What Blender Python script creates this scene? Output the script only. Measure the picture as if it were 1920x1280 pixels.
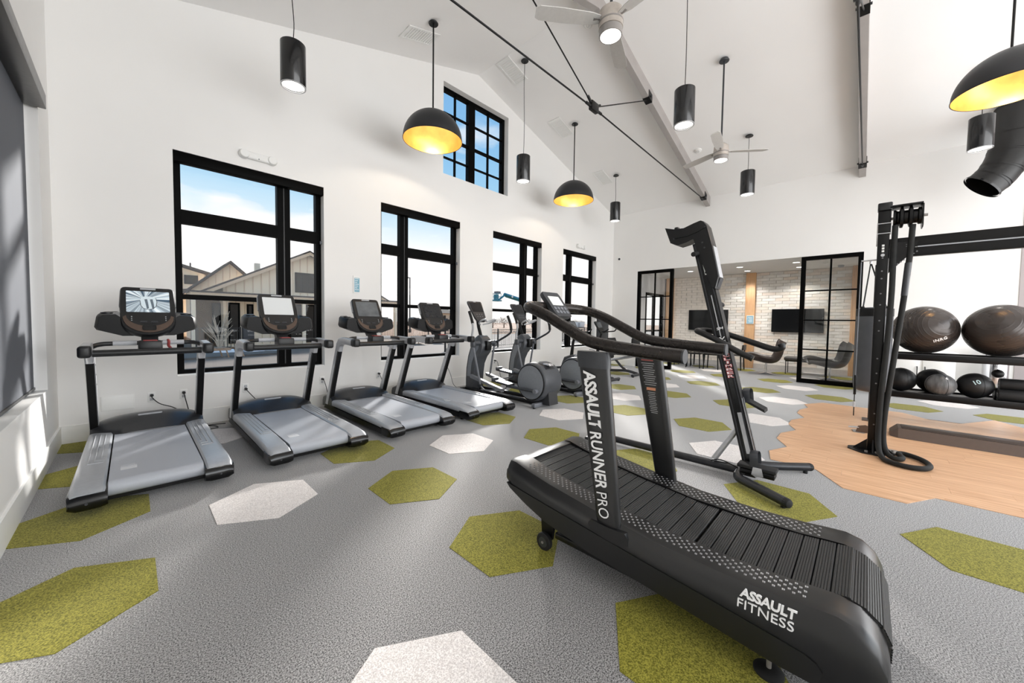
import bpy, bmesh, math, random
from mathutils import Vector, Matrix
for o in list(bpy.data.objects): bpy.data.objects.remove(o, do_unlink=True)
S = bpy.context.scene
COL = S.collection
PI = math.pi

# ------------------------------------------------------------------ camera
CAM_H = 1.37
yaw, pitch, roll = 0.7683, 0.0394, 0.0135
cd = bpy.data.cameras.new('camera'); cam = bpy.data.objects.new('camera', cd); COL.objects.link(cam)
cd.sensor_fit = 'HORIZONTAL'; cd.sensor_width = 36.0
cd.lens = 36.0 * 689.84 / 1920.0
cd.shift_x = (960 - 959.35) / 1920.0
cd.shift_y = (629.29 - 640) / 1920.0
cd.clip_start = 0.02; cd.clip_end = 400
cy_, sy_ = math.cos(yaw), math.sin(yaw)
f_ = Vector((cy_, sy_, 0)); r_ = Vector((sy_, -cy_, 0)); u_ = Vector((0, 0, 1))
f2 = f_ * math.cos(pitch) - u_ * math.sin(pitch); u2 = u_ * math.cos(pitch) + f_ * math.sin(pitch)
r3 = r_ * math.cos(roll) + u2 * math.sin(roll); u3 = u2 * math.cos(roll) - r_ * math.sin(roll)
M = Matrix((r3, u3, -f2)).transposed().to_4x4(); M.translation = (0, 0, CAM_H)
cam.matrix_world = M
S.camera = cam

# ------------------------------------------------------------------ exposure, sky, sun, fill lamps
S.view_settings.view_transform = 'Standard'; S.view_settings.look = 'None'
S.view_settings.gamma = 1; S.view_settings.use_curve_mapping = False
S.view_settings.exposure = -0.38
S.cycles.max_bounces = 8; S.cycles.diffuse_bounces = 5; S.cycles.glossy_bounces = 4
S.cycles.transparent_max_bounces = 12; S.cycles.transmission_bounces = 6
S.cycles.sample_clamp_indirect = 6.0
S.cycles.caustics_reflective = False; S.cycles.caustics_refractive = False
S.cycles.use_denoising = True

def lin(c):
    out = []
    for v in c:
        v /= 255.0
        out.append(v / 12.92 if v <= .04045 else ((v + .055) / 1.055) ** 2.4)
    return tuple(out) + (1.0,)

W = bpy.data.worlds.new('sky'); S.world = W; W.use_nodes = True
nt = W.node_tree; nt.nodes.clear()
def wn(t, **k):
    n = nt.nodes.new(t)
    for a, b in k.items(): setattr(n, a, b)
    return n
tc = wn('ShaderNodeTexCoord'); sep = wn('ShaderNodeSeparateXYZ'); nt.links.new(tc.outputs['Generated'], sep.inputs[0])
rmp = wn('ShaderNodeValToRGB'); nt.links.new(sep.outputs['Z'], rmp.inputs[0])
e = rmp.color_ramp.elements
e[0].position = 0.0; e[0].color = (1.02, 1.0, .97, 1)
e[1].position = 1.0; e[1].color = (.10, .25, .55, 1)
for p, c in ((.17, (1.0, .99, .98, 1)), (.235, (.66, .83, .94, 1)), (.31, (.36, .64, .87, 1)), (.42, (.25, .52, .82, 1)), (.6, (.17, .40, .72, 1))):
    k = rmp.color_ramp.elements.new(p); k.color = c
mp = wn('ShaderNodeMapping'); mp.inputs['Scale'].default_value = (1, 1, 2.6); nt.links.new(tc.outputs['Generated'], mp.inputs[0])
ns = wn('ShaderNodeTexNoise'); ns.inputs['Scale'].default_value = 4.2; ns.inputs['Detail'].default_value = 7; ns.inputs['Roughness'].default_value = .5
nt.links.new(mp.outputs[0], ns.inputs['Vector'])
cr = wn('ShaderNodeValToRGB'); cr.color_ramp.elements[0].position = .50; cr.color_ramp.elements[1].position = .62
nt.links.new(ns.outputs['Fac'], cr.inputs[0])
mx = wn('ShaderNodeMixRGB'); mx.inputs[2].default_value = (1.0, .985, .96, 1)
hz = wn('ShaderNodeMapRange'); hz.inputs['From Min'].default_value = .36; hz.inputs['From Max'].default_value = .52; hz.inputs['To Min'].default_value = 1; hz.inputs['To Max'].default_value = .12
nt.links.new(sep.outputs['Z'], hz.inputs['Value'])
ml = wn('ShaderNodeMath', operation='MULTIPLY'); nt.links.new(cr.outputs[0], ml.inputs[0]); nt.links.new(hz.outputs[0], ml.inputs[1])
nt.links.new(ml.outputs[0], mx.inputs[0]); nt.links.new(rmp.outputs[0], mx.inputs[1])
bg = wn('ShaderNodeBackground'); bg.inputs[1].default_value = 1.4
nt.links.new(mx.outputs[0], bg.inputs[0])
ow = wn('ShaderNodeOutputWorld'); nt.links.new(bg.outputs[0], ow.inputs[0])

def light(name, kind, loc, energy, color=(1, 1, 1), target=None, rot=None, **k):
    d = bpy.data.lights.new(name, kind); d.energy = energy; d.color = color
    for a, b in k.items(): setattr(d, a, b)
    o = bpy.data.objects.new(name, d); COL.objects.link(o); o.location = loc
    if target is not None: o.rotation_euler = (Vector(target) - Vector(loc)).to_track_quat('-Z', 'Y').to_euler()
    if rot is not None: o.rotation_euler = rot
    return o
# low hazy sun beyond the far corner of the window wall
light('sun', 'SUN', (14, 14, 8), 9.5, (1.0, .97, .93), target=(14 - .76 * 8, 14 - .65 * 8, 8 - .34 * 8), angle=math.radians(5))
# fill lamp added behind the camera, tilted up to brighten room and ceiling
light('fill_back', 'AREA', (4.6, -5.4, 2.4), 840, (.97, .985, 1), target=(4.4, 3.0, 5.2), shape='RECTANGLE', size=11.0, size_y=4.0)
light('fill_side', 'AREA', (10.6, -3.9, 1.7), 110, (.98, .99, 1), target=(2.0, 1.5, 1.2), shape='RECTANGLE', size=2.6, size_y=2.6)  # second added fill lamp, out of view at the right

# ------------------------------------------------------------------ materials
MATS = {}
def pm(name, rgb, rough=.5, metal=0.0, var=.05, scale=30.0, bump=0.0, bscale=None, spec=.5, coat=0.0, stretch=(1, 1, 1)):
    """procedural principled material: noise breaks up colour and roughness, optional fine relief"""
    if name in MATS: return MATS[name]
    m = bpy.data.materials.new(name); m.use_nodes = True; n = m.node_tree.nodes; l = m.node_tree.links
    b = n['Principled BSDF']; b.inputs['Metallic'].default_value = metal
    b.inputs['Specular IOR Level'].default_value = spec
    if coat: b.inputs['Coat Weight'].default_value = coat
    t = n.new('ShaderNodeTexCoord'); mpn = n.new('ShaderNodeMapping'); mpn.inputs['Scale'].default_value = stretch
    l.new(t.outputs['Object'], mpn.inputs[0])
    x = n.new('ShaderNodeTexNoise'); x.inputs['Scale'].default_value = scale; x.inputs['Detail'].default_value = 3
    l.new(mpn.outputs[0], x.inputs['Vector'])
    c = lin(rgb); r = n.new('ShaderNodeValToRGB')
    r.color_ramp.elements[0].position = .3; r.color_ramp.elements[1].position = .7
    r.color_ramp.elements[0].color = tuple(max(0, v * (1 - var)) for v in c[:3]) + (1,)
    r.color_ramp.elements[1].color = tuple(min(1, v * (1 + var)) for v in c[:3]) + (1,)
    l.new(x.outputs['Fac'], r.inputs[0]); l.new(r.outputs[0], b.inputs['Base Color'])
    mr = n.new('ShaderNodeMapRange'); mr.inputs['To Min'].default_value = max(.02, rough - .05); mr.inputs['To Max'].default_value = min(1, rough + .05)
    l.new(x.outputs['Fac'], mr.inputs['Value']); l.new(mr.outputs[0], b.inputs['Roughness'])
    if bump:
        y = n.new('ShaderNodeTexNoise'); y.inputs['Scale'].default_value = bscale or scale * 4; y.inputs['Detail'].default_value = 2
        l.new(mpn.outputs[0], y.inputs['Vector'])
        bp = n.new('ShaderNodeBump'); bp.inputs['Strength'].default_value = bump; bp.inputs['Distance'].default_value = .004
        l.new(y.outputs['Fac'], bp.inputs['Height']); l.new(bp.outputs[0], b.inputs['Normal'])
    MATS[name] = m; return m
def em(name, rgb, strength):
    if name in MATS: return MATS[name]
    m = bpy.data.materials.new(name); m.use_nodes = True; n = m.node_tree.nodes; l = m.node_tree.links
    b = n['Principled BSDF']; b.inputs['Base Color'].default_value = lin(rgb); b.inputs['Emission Color'].default_value = lin(rgb)
    b.inputs['Emission Strength'].default_value = strength; MATS[name] = m; return m
def glassm(name, tint=(1, 1, 1), refl=.025, rough=.02):
    if name in MATS: return MATS[name]
    m = bpy.data.materials.new(name); m.use_nodes = True; n = m.node_tree.nodes; l = m.node_tree.links; n.clear()
    t = n.new('ShaderNodeBsdfTransparent'); t.inputs[0].default_value = tuple(tint) + (1,)
    g = n.new('ShaderNodeBsdfGlossy'); g.inputs['Roughness'].default_value = rough
    fr = n.new('ShaderNodeLayerWeight'); fr.inputs['Blend'].default_value = .5
    mm = n.new('ShaderNodeMath'); mm.operation = 'POWER'; mm.inputs[1].default_value = 4; l.new(fr.outputs['Facing'], mm.inputs[0])
    mi = n.new('ShaderNodeMapRange'); mi.inputs['To Min'].default_value = refl * .4; mi.inputs['To Max'].default_value = min(1, refl * 6); l.new(mm.outputs[0], mi.inputs['Value'])
    x = n.new('ShaderNodeMixShader'); l.new(mi.outputs[0], x.inputs[0]); l.new(t.outputs[0], x.inputs[1]); l.new(g.outputs[0], x.inputs[2])
    o = n.new('ShaderNodeOutputMaterial'); l.new(x.outputs[0], o.inputs[0]); MATS[name] = m; return m
def carpet(name, dark, light_, scale=260.0, sheen=.5):
    if name in MATS: return MATS[name]
    m = bpy.data.materials.new(name); m.use_nodes = True; n = m.node_tree.nodes; l = m.node_tree.links
    b = n['Principled BSDF']; b.inputs['Roughness'].default_value = .95; b.inputs['Specular IOR Level'].default_value = .2
    b.inputs['Sheen Weight'].default_value = sheen; b.inputs['Sheen Roughness'].default_value = .45
    t = n.new('ShaderNodeTexCoord')
    x = n.new('ShaderNodeTexNoise'); x.inputs['Scale'].default_value = scale; x.inputs['Detail'].default_value = 2; x.inputs['Roughness'].default_value = .6
    l.new(t.outputs['Object'], x.inputs['Vector'])
    r = n.new('ShaderNodeValToRGB'); r.color_ramp.elements[0].position = .36; r.color_ramp.elements[1].position = .64
    r.color_ramp.elements[0].color = lin(dark); r.color_ramp.elements[1].color = lin(light_)
    l.new(x.outputs['Fac'], r.inputs[0]); l.new(r.outputs[0], b.inputs['Base Color'])
    bp = n.new('ShaderNodeBump'); bp.inputs['Strength'].default_value = .5; bp.inputs['Distance'].default_value = .004
    l.new(x.outputs['Fac'], bp.inputs['Height']); l.new(bp.outputs[0], b.inputs['Normal'])
    MATS[name] = m; return m
def woodm(name, c0, c1, rough=.35, axis='Y', scale=6.0):
    if name in MATS: return MATS[name]
    m = bpy.data.materials.new(name); m.use_nodes = True; n = m.node_tree.nodes; l = m.node_tree.links
    b = n['Principled BSDF']; b.inputs['Roughness'].default_value = rough
    t = n.new('ShaderNodeTexCoord'); mpn = n.new('ShaderNodeMapping')
    mpn.inputs['Scale'].default_value = {'Y': (9, .6, 9), 'Z': (9, 9, .5), 'X': (.6, 9, 9)}[axis]
    l.new(t.outputs['Object'], mpn.inputs[0])
    oi = n.new('ShaderNodeObjectInfo'); om = n.new('ShaderNodeMath'); om.operation = 'MULTIPLY'; om.inputs[1].default_value = 40; l.new(oi.outputs['Random'], om.inputs[0])
    oc = n.new('ShaderNodeCombineXYZ'); [l.new(om.outputs[0], oc.inputs[k]) for k in range(3)]; l.new(oc.outputs[0], mpn.inputs['Location'])
    x = n.new('ShaderNodeTexNoise'); x.inputs['Scale'].default_value = scale; x.inputs['Detail'].default_value = 6; x.inputs['Roughness'].default_value = .6
    l.new(mpn.outputs[0], x.inputs['Vector'])
    r = n.new('ShaderNodeValToRGB'); r.color_ramp.elements[0].position = .3; r.color_ramp.elements[1].position = .7
    r.color_ramp.elements[0].color = lin(c0); r.color_ramp.elements[1].color = lin(c1)
    l.new(x.outputs['Fac'], r.inputs[0]); l.new(r.outputs[0], b.inputs['Base Color']); MATS[name] = m; return m

WALL = pm('wall_paint', (238, 237, 235), .85, var=.012, scale=1.2, bump=.05, bscale=220)
CEIL = pm('ceiling_paint', (243, 242, 241), .9, var=.012, scale=1.0)
GREYWALL = pm('grey_wall_paint', (176, 168, 168), .85, var=.02, scale=2)
TRIMW = pm('trim_white', (240, 240, 238), .5, var=.01)
BLACK = pm('black_metal', (11, 11, 12), .38, var=.15, spec=.3)
BLKF = pm('window_black', (4, 4, 4), .5, var=.1, spec=.06)
BLKP = pm('black_plastic', (20, 21, 23), .42, var=.12, bump=.06, bscale=400)
BLKG = pm('black_gloss', (15, 16, 18), .22, var=.1)
DKG = pm('dark_grey_plastic', (50, 52, 56), .4, var=.08, bump=.05, bscale=400)
MIDG = pm('mid_grey_plastic', (112, 115, 121), .42, var=.06)
LTG = pm('light_grey_plastic', (176, 178, 182), .38, var=.05)
SILV = pm('silver_paint', (196, 197, 200), .32, metal=.55, var=.05)
CHROME = pm('chrome', (215, 215, 218), .14, metal=1.0, var=.03)
STEEL = pm('raw_steel', (150, 146, 143), .42, metal=.35, var=.10, scale=6)
RUBBER = pm('rubber', (18, 18, 19), .75, var=.2, bump=.15, bscale=300)
BRONZE = pm('bronze_plastic', (84, 68, 58), .36, metal=.0, var=.06)
WHITEP = pm('white_plastic', (238, 238, 236), .45, var=.01)
WHITEINK = pm('white_print', (240, 240, 240), .5, var=.01)
REDP = pm('red_plastic', (150, 60, 60), .5)
GOLD = pm('gold_leaf', (238, 188, 104), .36, metal=.7, var=.10, scale=9)
GLASS = glassm('window_glass')
GLASS2 = glassm('partition_glass', (.96, .97, .97), .08)

# ------------------------------------------------------------------ mesh builder
def I4(): return Matrix.Identity(4)
class MB:
    def __init__(s): s.v = []; s.f = []; s.M = None
    def add(s, V, F):
        k = len(s.v)
        if s.M is not None: V = [tuple(s.M @ Vector(p)) for p in V]
        s.v += [tuple(p) for p in V]; s.f += [tuple(i + k for i in f) for f in F]; return s
    def box(s, lo, hi):
        x0, y0, z0 = lo; x1, y1, z1 = hi
        return s.add([(x0, y0, z0), (x1, y0, z0), (x1, y1, z0), (x0, y1, z0), (x0, y0, z1), (x1, y0, z1), (x1, y1, z1), (x0, y1, z1)],
                     [(0, 3, 2, 1), (4, 5, 6, 7), (0, 1, 5, 4), (1, 2, 6, 5), (2, 3, 7, 6), (3, 0, 4, 7)])
    def rbox(s, lo, hi, r=.01, seg=2):
        bm = bmesh.new(); bmesh.ops.create_cube(bm, size=1)
        for v in bm.verts: v.co = Vector([lo[i] + (hi[i] - lo[i]) * (v.co[i] + .5) for i in range(3)])
        r = min(r, .49 * min(hi[i] - lo[i] for i in range(3)))
        bmesh.ops.bevel(bm, geom=list(bm.edges), offset=r, segments=seg, profile=.5, affect='EDGES')
        bm.verts.index_update(); V = [tuple(v.co) for v in bm.verts]; F = [tuple(v.index for v in f.verts) for f in bm.faces]; bm.free()
        return s.add(V, F)
    def prism(s, poly, a, b, ax='x'):
        """extrude a 2-D polygon along an axis from a to b"""
        def P(p, t): return {'x': (t, p[0], p[1]), 'y': (p[0], t, p[1]), 'z': (p[0], p[1], t)}[ax]
        n = len(poly); V = [P(p, a) for p in poly] + [P(p, b) for p in poly]
        F = [tuple(range(n - 1, -1, -1)), tuple(range(n, 2 * n))] + [(i, (i + 1) % n, n + (i + 1) % n, n + i) for i in range(n)]
        return s.add(V, F)
    def tube(s, pts, r, n=10, closed=False, caps=True, sx=1.0, sy=1.0):
        """round bar along points; r may be a list; sx, sy flatten the section"""
        P = [Vector(p) for p in pts]; k = len(P); R = r if isinstance(r, (list, tuple)) else [r] * k
        V = []; F = []; up = None
        for i in range(k):
            if closed: t = P[(i + 1) % k] - P[i - 1]
            else: t = P[min(i + 1, k - 1)] - P[max(i - 1, 0)]
            t.normalize()
            if up is None:
                up = Vector((0, 0, 1)) if abs(t.z) < .9 else Vector((1, 0, 0))
            a = up - t * up.dot(t); a.normalize(); up = a; b = t.cross(a)
            for j in range(n):
                w = 2 * PI * j / n; V.append(tuple(P[i] + a * (math.cos(w) * R[i] * sx) + b * (math.sin(w) * R[i] * sy)))
        for i in range(k if closed else k - 1):
            i2 = (i + 1) % k
            for j in range(n): F.append((i * n + j, i * n + (j + 1) % n, i2 * n + (j + 1) % n, i2 * n + j))
        if caps and not closed: F += [tuple(range(n - 1, -1, -1)), tuple(range((k - 1) * n, k * n))]
        return s.add(V, F)
    def cyl(s, a, b, r, n=16, r2=None): return s.tube([a, b], [r, r if r2 is None else r2], n)
    def lathe(s, prof, c=(0, 0, 0), n=32, ax='z', close=False, caps=True):
        V = []; F = []; k = len(prof)
        for i, (r, h) in enumerate(prof):
            for j in range(n):
                w = 2 * PI * j / n; p = (r * math.cos(w), r * math.sin(w), h)
                if ax == 'x': p = (p[2], p[0], p[1])
                if ax == 'y': p = (p[1], p[2], p[0])
                V.append((p[0] + c[0], p[1] + c[1], p[2] + c[2]))
        for i in range(k - 1 if not close else k):
            i2 = (i + 1) % k
            for j in range(n): F.append((i * n + j, i * n + (j + 1) % n, i2 * n + (j + 1) % n, i2 * n + j))
        if not close and caps:
            if prof[0][0] > 1e-6: F.append(tuple(range(n - 1, -1, -1)))
            if prof[-1][0] > 1e-6: F.append(tuple(range((k - 1) * n, k * n)))
        return s.add(V, F)
    def sphere(s, c, r, n=32, k=18, sz=1.0):
        return s.lathe([(max(r * math.sin(PI * i / k), 1e-7), -r * sz * math.cos(PI * i / k)) for i in range(k + 1)], c, n)
    def loft(s, rings, caps=True, closed=True):
        n = len(rings[0]); V = [p for r in rings for p in r]; F = []
        for i in range(len(rings) - 1):
            for j in range(n if closed else n - 1):
                F.append((i * n + j, i * n + (j + 1) % n, (i + 1) * n + (j + 1) % n, (i + 1) * n + j))
        if caps: F += [tuple(range(n - 1, -1, -1)), tuple(range((len(rings) - 1) * n, len(rings) * n))]
        return s.add(V, F)
    def build(s, name, mat, parent=None, angle=35, fix=True):
        me = bpy.data.meshes.new(name); me.from_pydata(s.v, [], s.f); me.materials.append(mat)
        if fix:
            bm = bmesh.new(); bm.from_mesh(me); bmesh.ops.remove_doubles(bm, verts=bm.verts, dist=1e-6)
            bmesh.ops.recalc_face_normals(bm, faces=bm.faces); bm.to_mesh(me); bm.free()
        if angle:
            for p in me.polygons: p.use_smooth = True
            me.set_sharp_from_angle(angle=math.radians(angle))
        o = bpy.data.objects.new(name, me); COL.objects.link(o)
        if parent is not None: o.parent = parent
        return o
def curve(pts, k=6):
    """Catmull-Rom through the points"""
    P = [Vector(p) for p in pts]; P = [P[0] * 2 - P[1]] + P + [P[-1] * 2 - P[-2]]; out = []
    for i in range(1, len(P) - 2):
        for j in range(k):
            t = j / k; a, b, c, d = P[i - 1], P[i], P[i + 1], P[i + 2]
            out.append(.5 * ((2 * b) + (c - a) * t + (2 * a - 5 * b + 4 * c - d) * t * t + (3 * b - a - 3 * c + d) * t ** 3))
    out.append(P[-2]); return out
def rrect(x0, y0, x1, y1, r, k=4):
    out = []
    for cx, cy, a in ((x1 - r, y1 - r, 0), (x0 + r, y1 - r, 90), (x0 + r, y0 + r, 180), (x1 - r, y0 + r, 270)):
        for i in range(k + 1):
            w = math.radians(a + 90 * i / k); out.append((cx + r * math.cos(w), cy + r * math.sin(w)))
    return out
def thing(name, label, cat, loc=(0, 0, 0), rz=0.0, group=None):
    o = bpy.data.objects.new(name, None); COL.objects.link(o); o.empty_display_size = .1
    o.location = loc; o.rotation_euler = (0, 0, rz); tag(o, label, cat, group); return o
def tag(o, label, cat, group=None):
    o['label'] = label; o['category'] = cat
    if group: o['group'] = group
    return o
def struct(name, loc=(0, 0, 0)):
    o = bpy.data.objects.new(name, None); COL.objects.link(o); o.location = loc; o['kind'] = 'structure'; return o
def st(o): o['kind'] = 'structure'; return o
def kids(o): return [c for c in bpy.data.objects if c.parent == o]
def dup(root, loc, label, rz=None, group=None):
    ch = {}
    for o in bpy.data.objects:
        if o.parent: ch.setdefault(o.parent.name, []).append(o)
    r = root.copy(); COL.objects.link(r); r.location = loc; r['label'] = label
    if rz is not None: r.rotation_euler = (0, 0, rz)
    if group: r['group'] = group
    made = {}
    for c in ch.get(root.name, []):
        d = c.copy(); COL.objects.link(d); d.parent = r; made.setdefault(c.name, d)
        for g in ch.get(c.name, []):
            q = g.copy(); COL.objects.link(q); q.parent = d; made.setdefault(g.name, q)
    r_parts = made
    return r, r_parts
def text(name, s, size, M, mat, parent=None, bold=0.0, extrude=.0006, align='CENTER', shear=0.0, spacing=1.0, fit=None):
    c = bpy.data.curves.new(name, 'FONT'); c.body = s; c.size = size; c.offset = bold * size; c.extrude = extrude
    c.align_x = align; c.align_y = 'CENTER'; c.shear = shear; c.space_character = spacing; c.resolution_u = 3
    t = bpy.data.objects.new(name, c); COL.objects.link(t)
    me = bpy.data.meshes.new_from_object(t.evaluated_get(bpy.context.evaluated_depsgraph_get()))
    bpy.data.objects.remove(t, do_unlink=True); bpy.data.curves.remove(c)
    if fit:                                        # stretch to a width and height, centred
        X = [v.co.x for v in me.vertices]; Y = [v.co.y for v in me.vertices]
        cx, cy = (min(X) + max(X)) / 2, (min(Y) + max(Y)) / 2; kx, ky = fit[0] / (max(X) - min(X)), fit[1] / (max(Y) - min(Y))
        for v in me.vertices: v.co.x = (v.co.x - cx) * kx; v.co.y = (v.co.y - cy) * ky
    me.transform(M); me.materials.clear(); me.materials.append(mat)
    o = bpy.data.objects.new(name, me); COL.objects.link(o)
    if parent is not None: o.parent = parent
    return o
def frame(o, x, y, z=None):
    """matrix whose text x axis is x, text up axis is y"""
    x = Vector(x).normalized(); y = Vector(y); y = (y - x * y.dot(x)).normalized(); z = x.cross(y)
    m = Matrix((x, y, z)).transposed().to_4x4(); m.translation = o; return m
# ================================================================== the room
XL, XF, YN, YB, XB = -.55, 11.08, 6.10, -5.6, 13.65
RIDGE, ZR, SL = 5.2, 6.55, .292
def ceil_z(x): return ZR - SL * abs(x - RIDGE)
CARP = carpet('carpet_grey', (46, 45, 46), (176, 174, 173), 175)
OLIVE = carpet('carpet_olive', (88, 86, 18), (160, 154, 62), 175, .12)
PALE = carpet('carpet_pale', (198, 191, 188), (244, 239, 236), 175, .25)
floor = MB().box((-.75, YB - .2, -.12), (14.0, YN + .2, 0)).build('floor', CARP, angle=0); st(floor)
def hexpoly(cx, cy): return [(cx - .31, cy - .18), (cx, cy - .365), (cx + .31, cy - .18), (cx + .31, cy + .18), (cx, cy + .365), (cx - .31, cy + .18)]
def clip(poly, f):
    out = []
    for i in range(len(poly)):
        a, b = poly[i - 1], poly[i]; fa, fb = f(a), f(b)
        if (fa >= 0) != (fb >= 0):
            t = fa / (fa - fb); out.append((a[0] + (b[0] - a[0]) * t, a[1] + (b[1] - a[1]) * t))
        if fb >= 0: out.append(b)
    return out
WOOD = [(4.15, -4.6), (4.15, -1.40), (4.45, -1.22), (4.45, -.86), (4.45, -.44), (4.15, -.27), (4.15, .10), (4.50, .303), (4.50, .66), (4.80, .72), (5.1, .60), (5.4, .74), (5.7, .74), (6.0, .62), (6.3, .74),
        (6.6, .74), (6.9, .62), (7.2, .74), (7.5, .74), (7.8, .66), (8.1, .74), (8.5, .52), (8.5, .12), (8.5, -.45), (8.15, -.70), (8.15, -1.0), (8.85, -1.40), (8.4, -1.62), (8.4, -4.6)]
def in_wood(x, y): return 4.0 < x < 8.75 and y < .95
def in_room(x, y): return not (x > 11.3 and (y > 5.2 or y < .0))
def carpet_tile(cx, cy, m):
    p = hexpoly(cx, cy)
    for f in (lambda q: q[0] - XL - .002, lambda q: YN - .002 - q[1]): p = clip(p, f)
    if len(p) < 3: return
    MB().prism([(q[0] - cx, q[1] - cy) for q in p], -.002, .003, 'z').build('carpet_tile', m, floor, angle=0).location = (cx, cy, 0)
for y, dx in ((5.9, 0), (4.83, 0), (3.76, 0), (2.68, 0), (1.585, 0), (.47, 0), (-.57, 0), (-1.6, 0), (-2.67, 0)):
    for i in range(-1, 7):
        x = (1.62, 3.50, 5.39, 7.24, 9.14, 10.95, 12.8)[i] if i >= 0 else -.24
        if not in_wood(x, y) and in_room(x, y): carpet_tile(x, y, OLIVE)
for y in (5.35, 3.22, 1.06, -1.07):
    for i in range(8):
        x = .68 + 1.875 * i
        if not in_wood(x, y) and in_room(x, y): carpet_tile(x, y, PALE)
WOODM = woodm('wood_floor', (198, 150, 112), (234, 192, 154), .38, 'Y', 4)
rnd = random.Random(4)
nst = 28; x0 = 4.15; wst = (8.85 - 4.15) / nst
for i in range(nst):
    a, b = x0 + i * wst + .0005, x0 + (i + 1) * wst - .0005
    full = clip(clip(WOOD, lambda q: q[0] - a), lambda q: b - q[0])
    halves = [full] if 4.46 < a and b < 8.14 else [clip(full, lambda q: q[1] + .65), clip(full, lambda q: -.65 - q[1])]
    if halves[0] is not full: halves = [clip(clip(clip(WOOD, f), lambda q: q[0] - a), lambda q: b - q[0]) for f in (lambda q: q[1] + .65, lambda q: -.65 - q[1])]
    for p in halves:
        if len(p) < 3: continue
        cut = -4.6 - rnd.uniform(0, .6)
        while cut < .8:
            nx = cut + rnd.uniform(.9, 1.5)
            q = clip(clip(p, lambda t: t[1] - cut - .0005), lambda t: nx - .0005 - t[1])
            if len(q) >= 3: MB().prism(q, -.003, .004, 'z').build('plank', WOODM, floor, angle=0, fix=False)
            cut = nx

def wall_mesh(u0, u1, holes, top, flat, bot=0.0):
    """solid wall in (u, z) with rectangular holes; flat(u, side, z) -> point"""
    us = sorted({u0, u1, *[h[0] for h in holes], *[h[1] for h in holes], *([RIDGE] if u0 < RIDGE < u1 and top(RIDGE) > top(u0) else [])})
    m = MB()
    for a, b in zip(us, us[1:]):
        mid = (a + b) / 2; hs = sorted([h for h in holes if h[0] < mid < h[1]], key=lambda h: h[2]); z = bot
        segs = []
        for h in hs: segs.append((z, h[2])); z = h[3]
        segs.append((z, None))
        for lo, hi in segs:
            ha, hb = (top(a), top(b)) if hi is None else (hi, hi)
            if ha - lo < 1e-4: continue
            V = [flat(u, sd, zz) for sd in (0, 1) for u, zz in ((a, lo), (b, lo), (b, hb), (a, ha))]
            m.add(V, [(0, 1, 2, 3), (7, 6, 5, 4), (0, 4, 5, 1), (1, 5, 6, 2), (2, 6, 7, 3), (3, 7, 4, 0)])
    return m
WW, WG, WX = 1.715, .928, .3866
ZS, ZH = .635, 3.39
wins = [(WX + i * (WW + WG), WX + i * (WW + WG) + WW) for i in range(4)]
NT = .26
north = wall_mesh(XL - .2, XF + .25, [(a, b, ZS, ZH) for a, b in wins] + [(4.315, 6.115, 4.26, 6.025)], lambda x: ceil_z(x) + .05, lambda u, sd, z: (u, YN + sd * NT, z))
st(north.build('wall_north', WALL, angle=0))
left = wall_mesh(YB, YN + .01, [(2.2, 5.46, .66, 3.36)], lambda y: ceil_z(XL) + .02, lambda u, sd, z: (XL - sd * .2, u, z))
st(left.build('wall_left', WALL, angle=0))
OP0, OP1, OPZ = .114, 5.25, 2.985
right = wall_mesh(-1.93, YN + .01, [(OP0, OP1, 0, OPZ)], lambda y: ceil_z(XF) + .02, lambda u, sd, z: (XF + sd * .2, u, z))
st(right.build('wall_right', WALL, angle=0))
st(MB().box((XF - .01, YB, 0), (XF + .25, -1.93, ceil_z(XF) + .02)).build('wall_right_return', GREYWALL, angle=0))
back = wall_mesh(XL - .2, XF + .25, [(-.3, 10.7, .3, 4.5)], lambda x: ceil_z(x) + .05, lambda u, sd, z: (u, YB - sd * .2, z))  # unseen opening added to go with the back fill lamp
st(back.build('wall_back', WALL, angle=0))
c = MB()
for xa, xb in ((XL - .2, RIDGE), (RIDGE, XF + .25)):
    c.add([(xa, YB - .2, ceil_z(xa)), (xb, YB - .2, ceil_z(xb)), (xb, YN + .3, ceil_z(xb)), (xa, YN + .3, ceil_z(xa)),
           (xa, YB - .2, ceil_z(xa) + .2), (xb, YB - .2, ceil_z(xb) + .2), (xb, YN + .3, ceil_z(xb) + .2), (xa, YN + .3, ceil_z(xa) + .2)],
          [(0, 3, 2, 1), (4, 5, 6, 7), (0, 1, 5, 4), (2, 3, 7, 6), (0, 4, 7, 3), (1, 2, 6, 5)])
st(c.build('ceiling', CEIL, angle=0))
def baseboard(name, lo, hi, ax):
    m = MB(); m.box(lo, hi)
    return st(m.build(name, TRIMW, angle=0))
baseboard('baseboard_left', (XL, YB, 0), (XL + .016, YN, .19), 'y')
baseboard('baseboard_north', (XL + .016, YN - .016, 0), (XF, YN, .19), 'x')
baseboard('baseboard_right', (XF - .016, OP1 + .002, 0), (XF, YN - .016, .19), 'y')
baseboard('baseboard_right.001', (XF - .016, -1.93, 0), (XF, OP0 - .002, .19), 'y')

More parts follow.
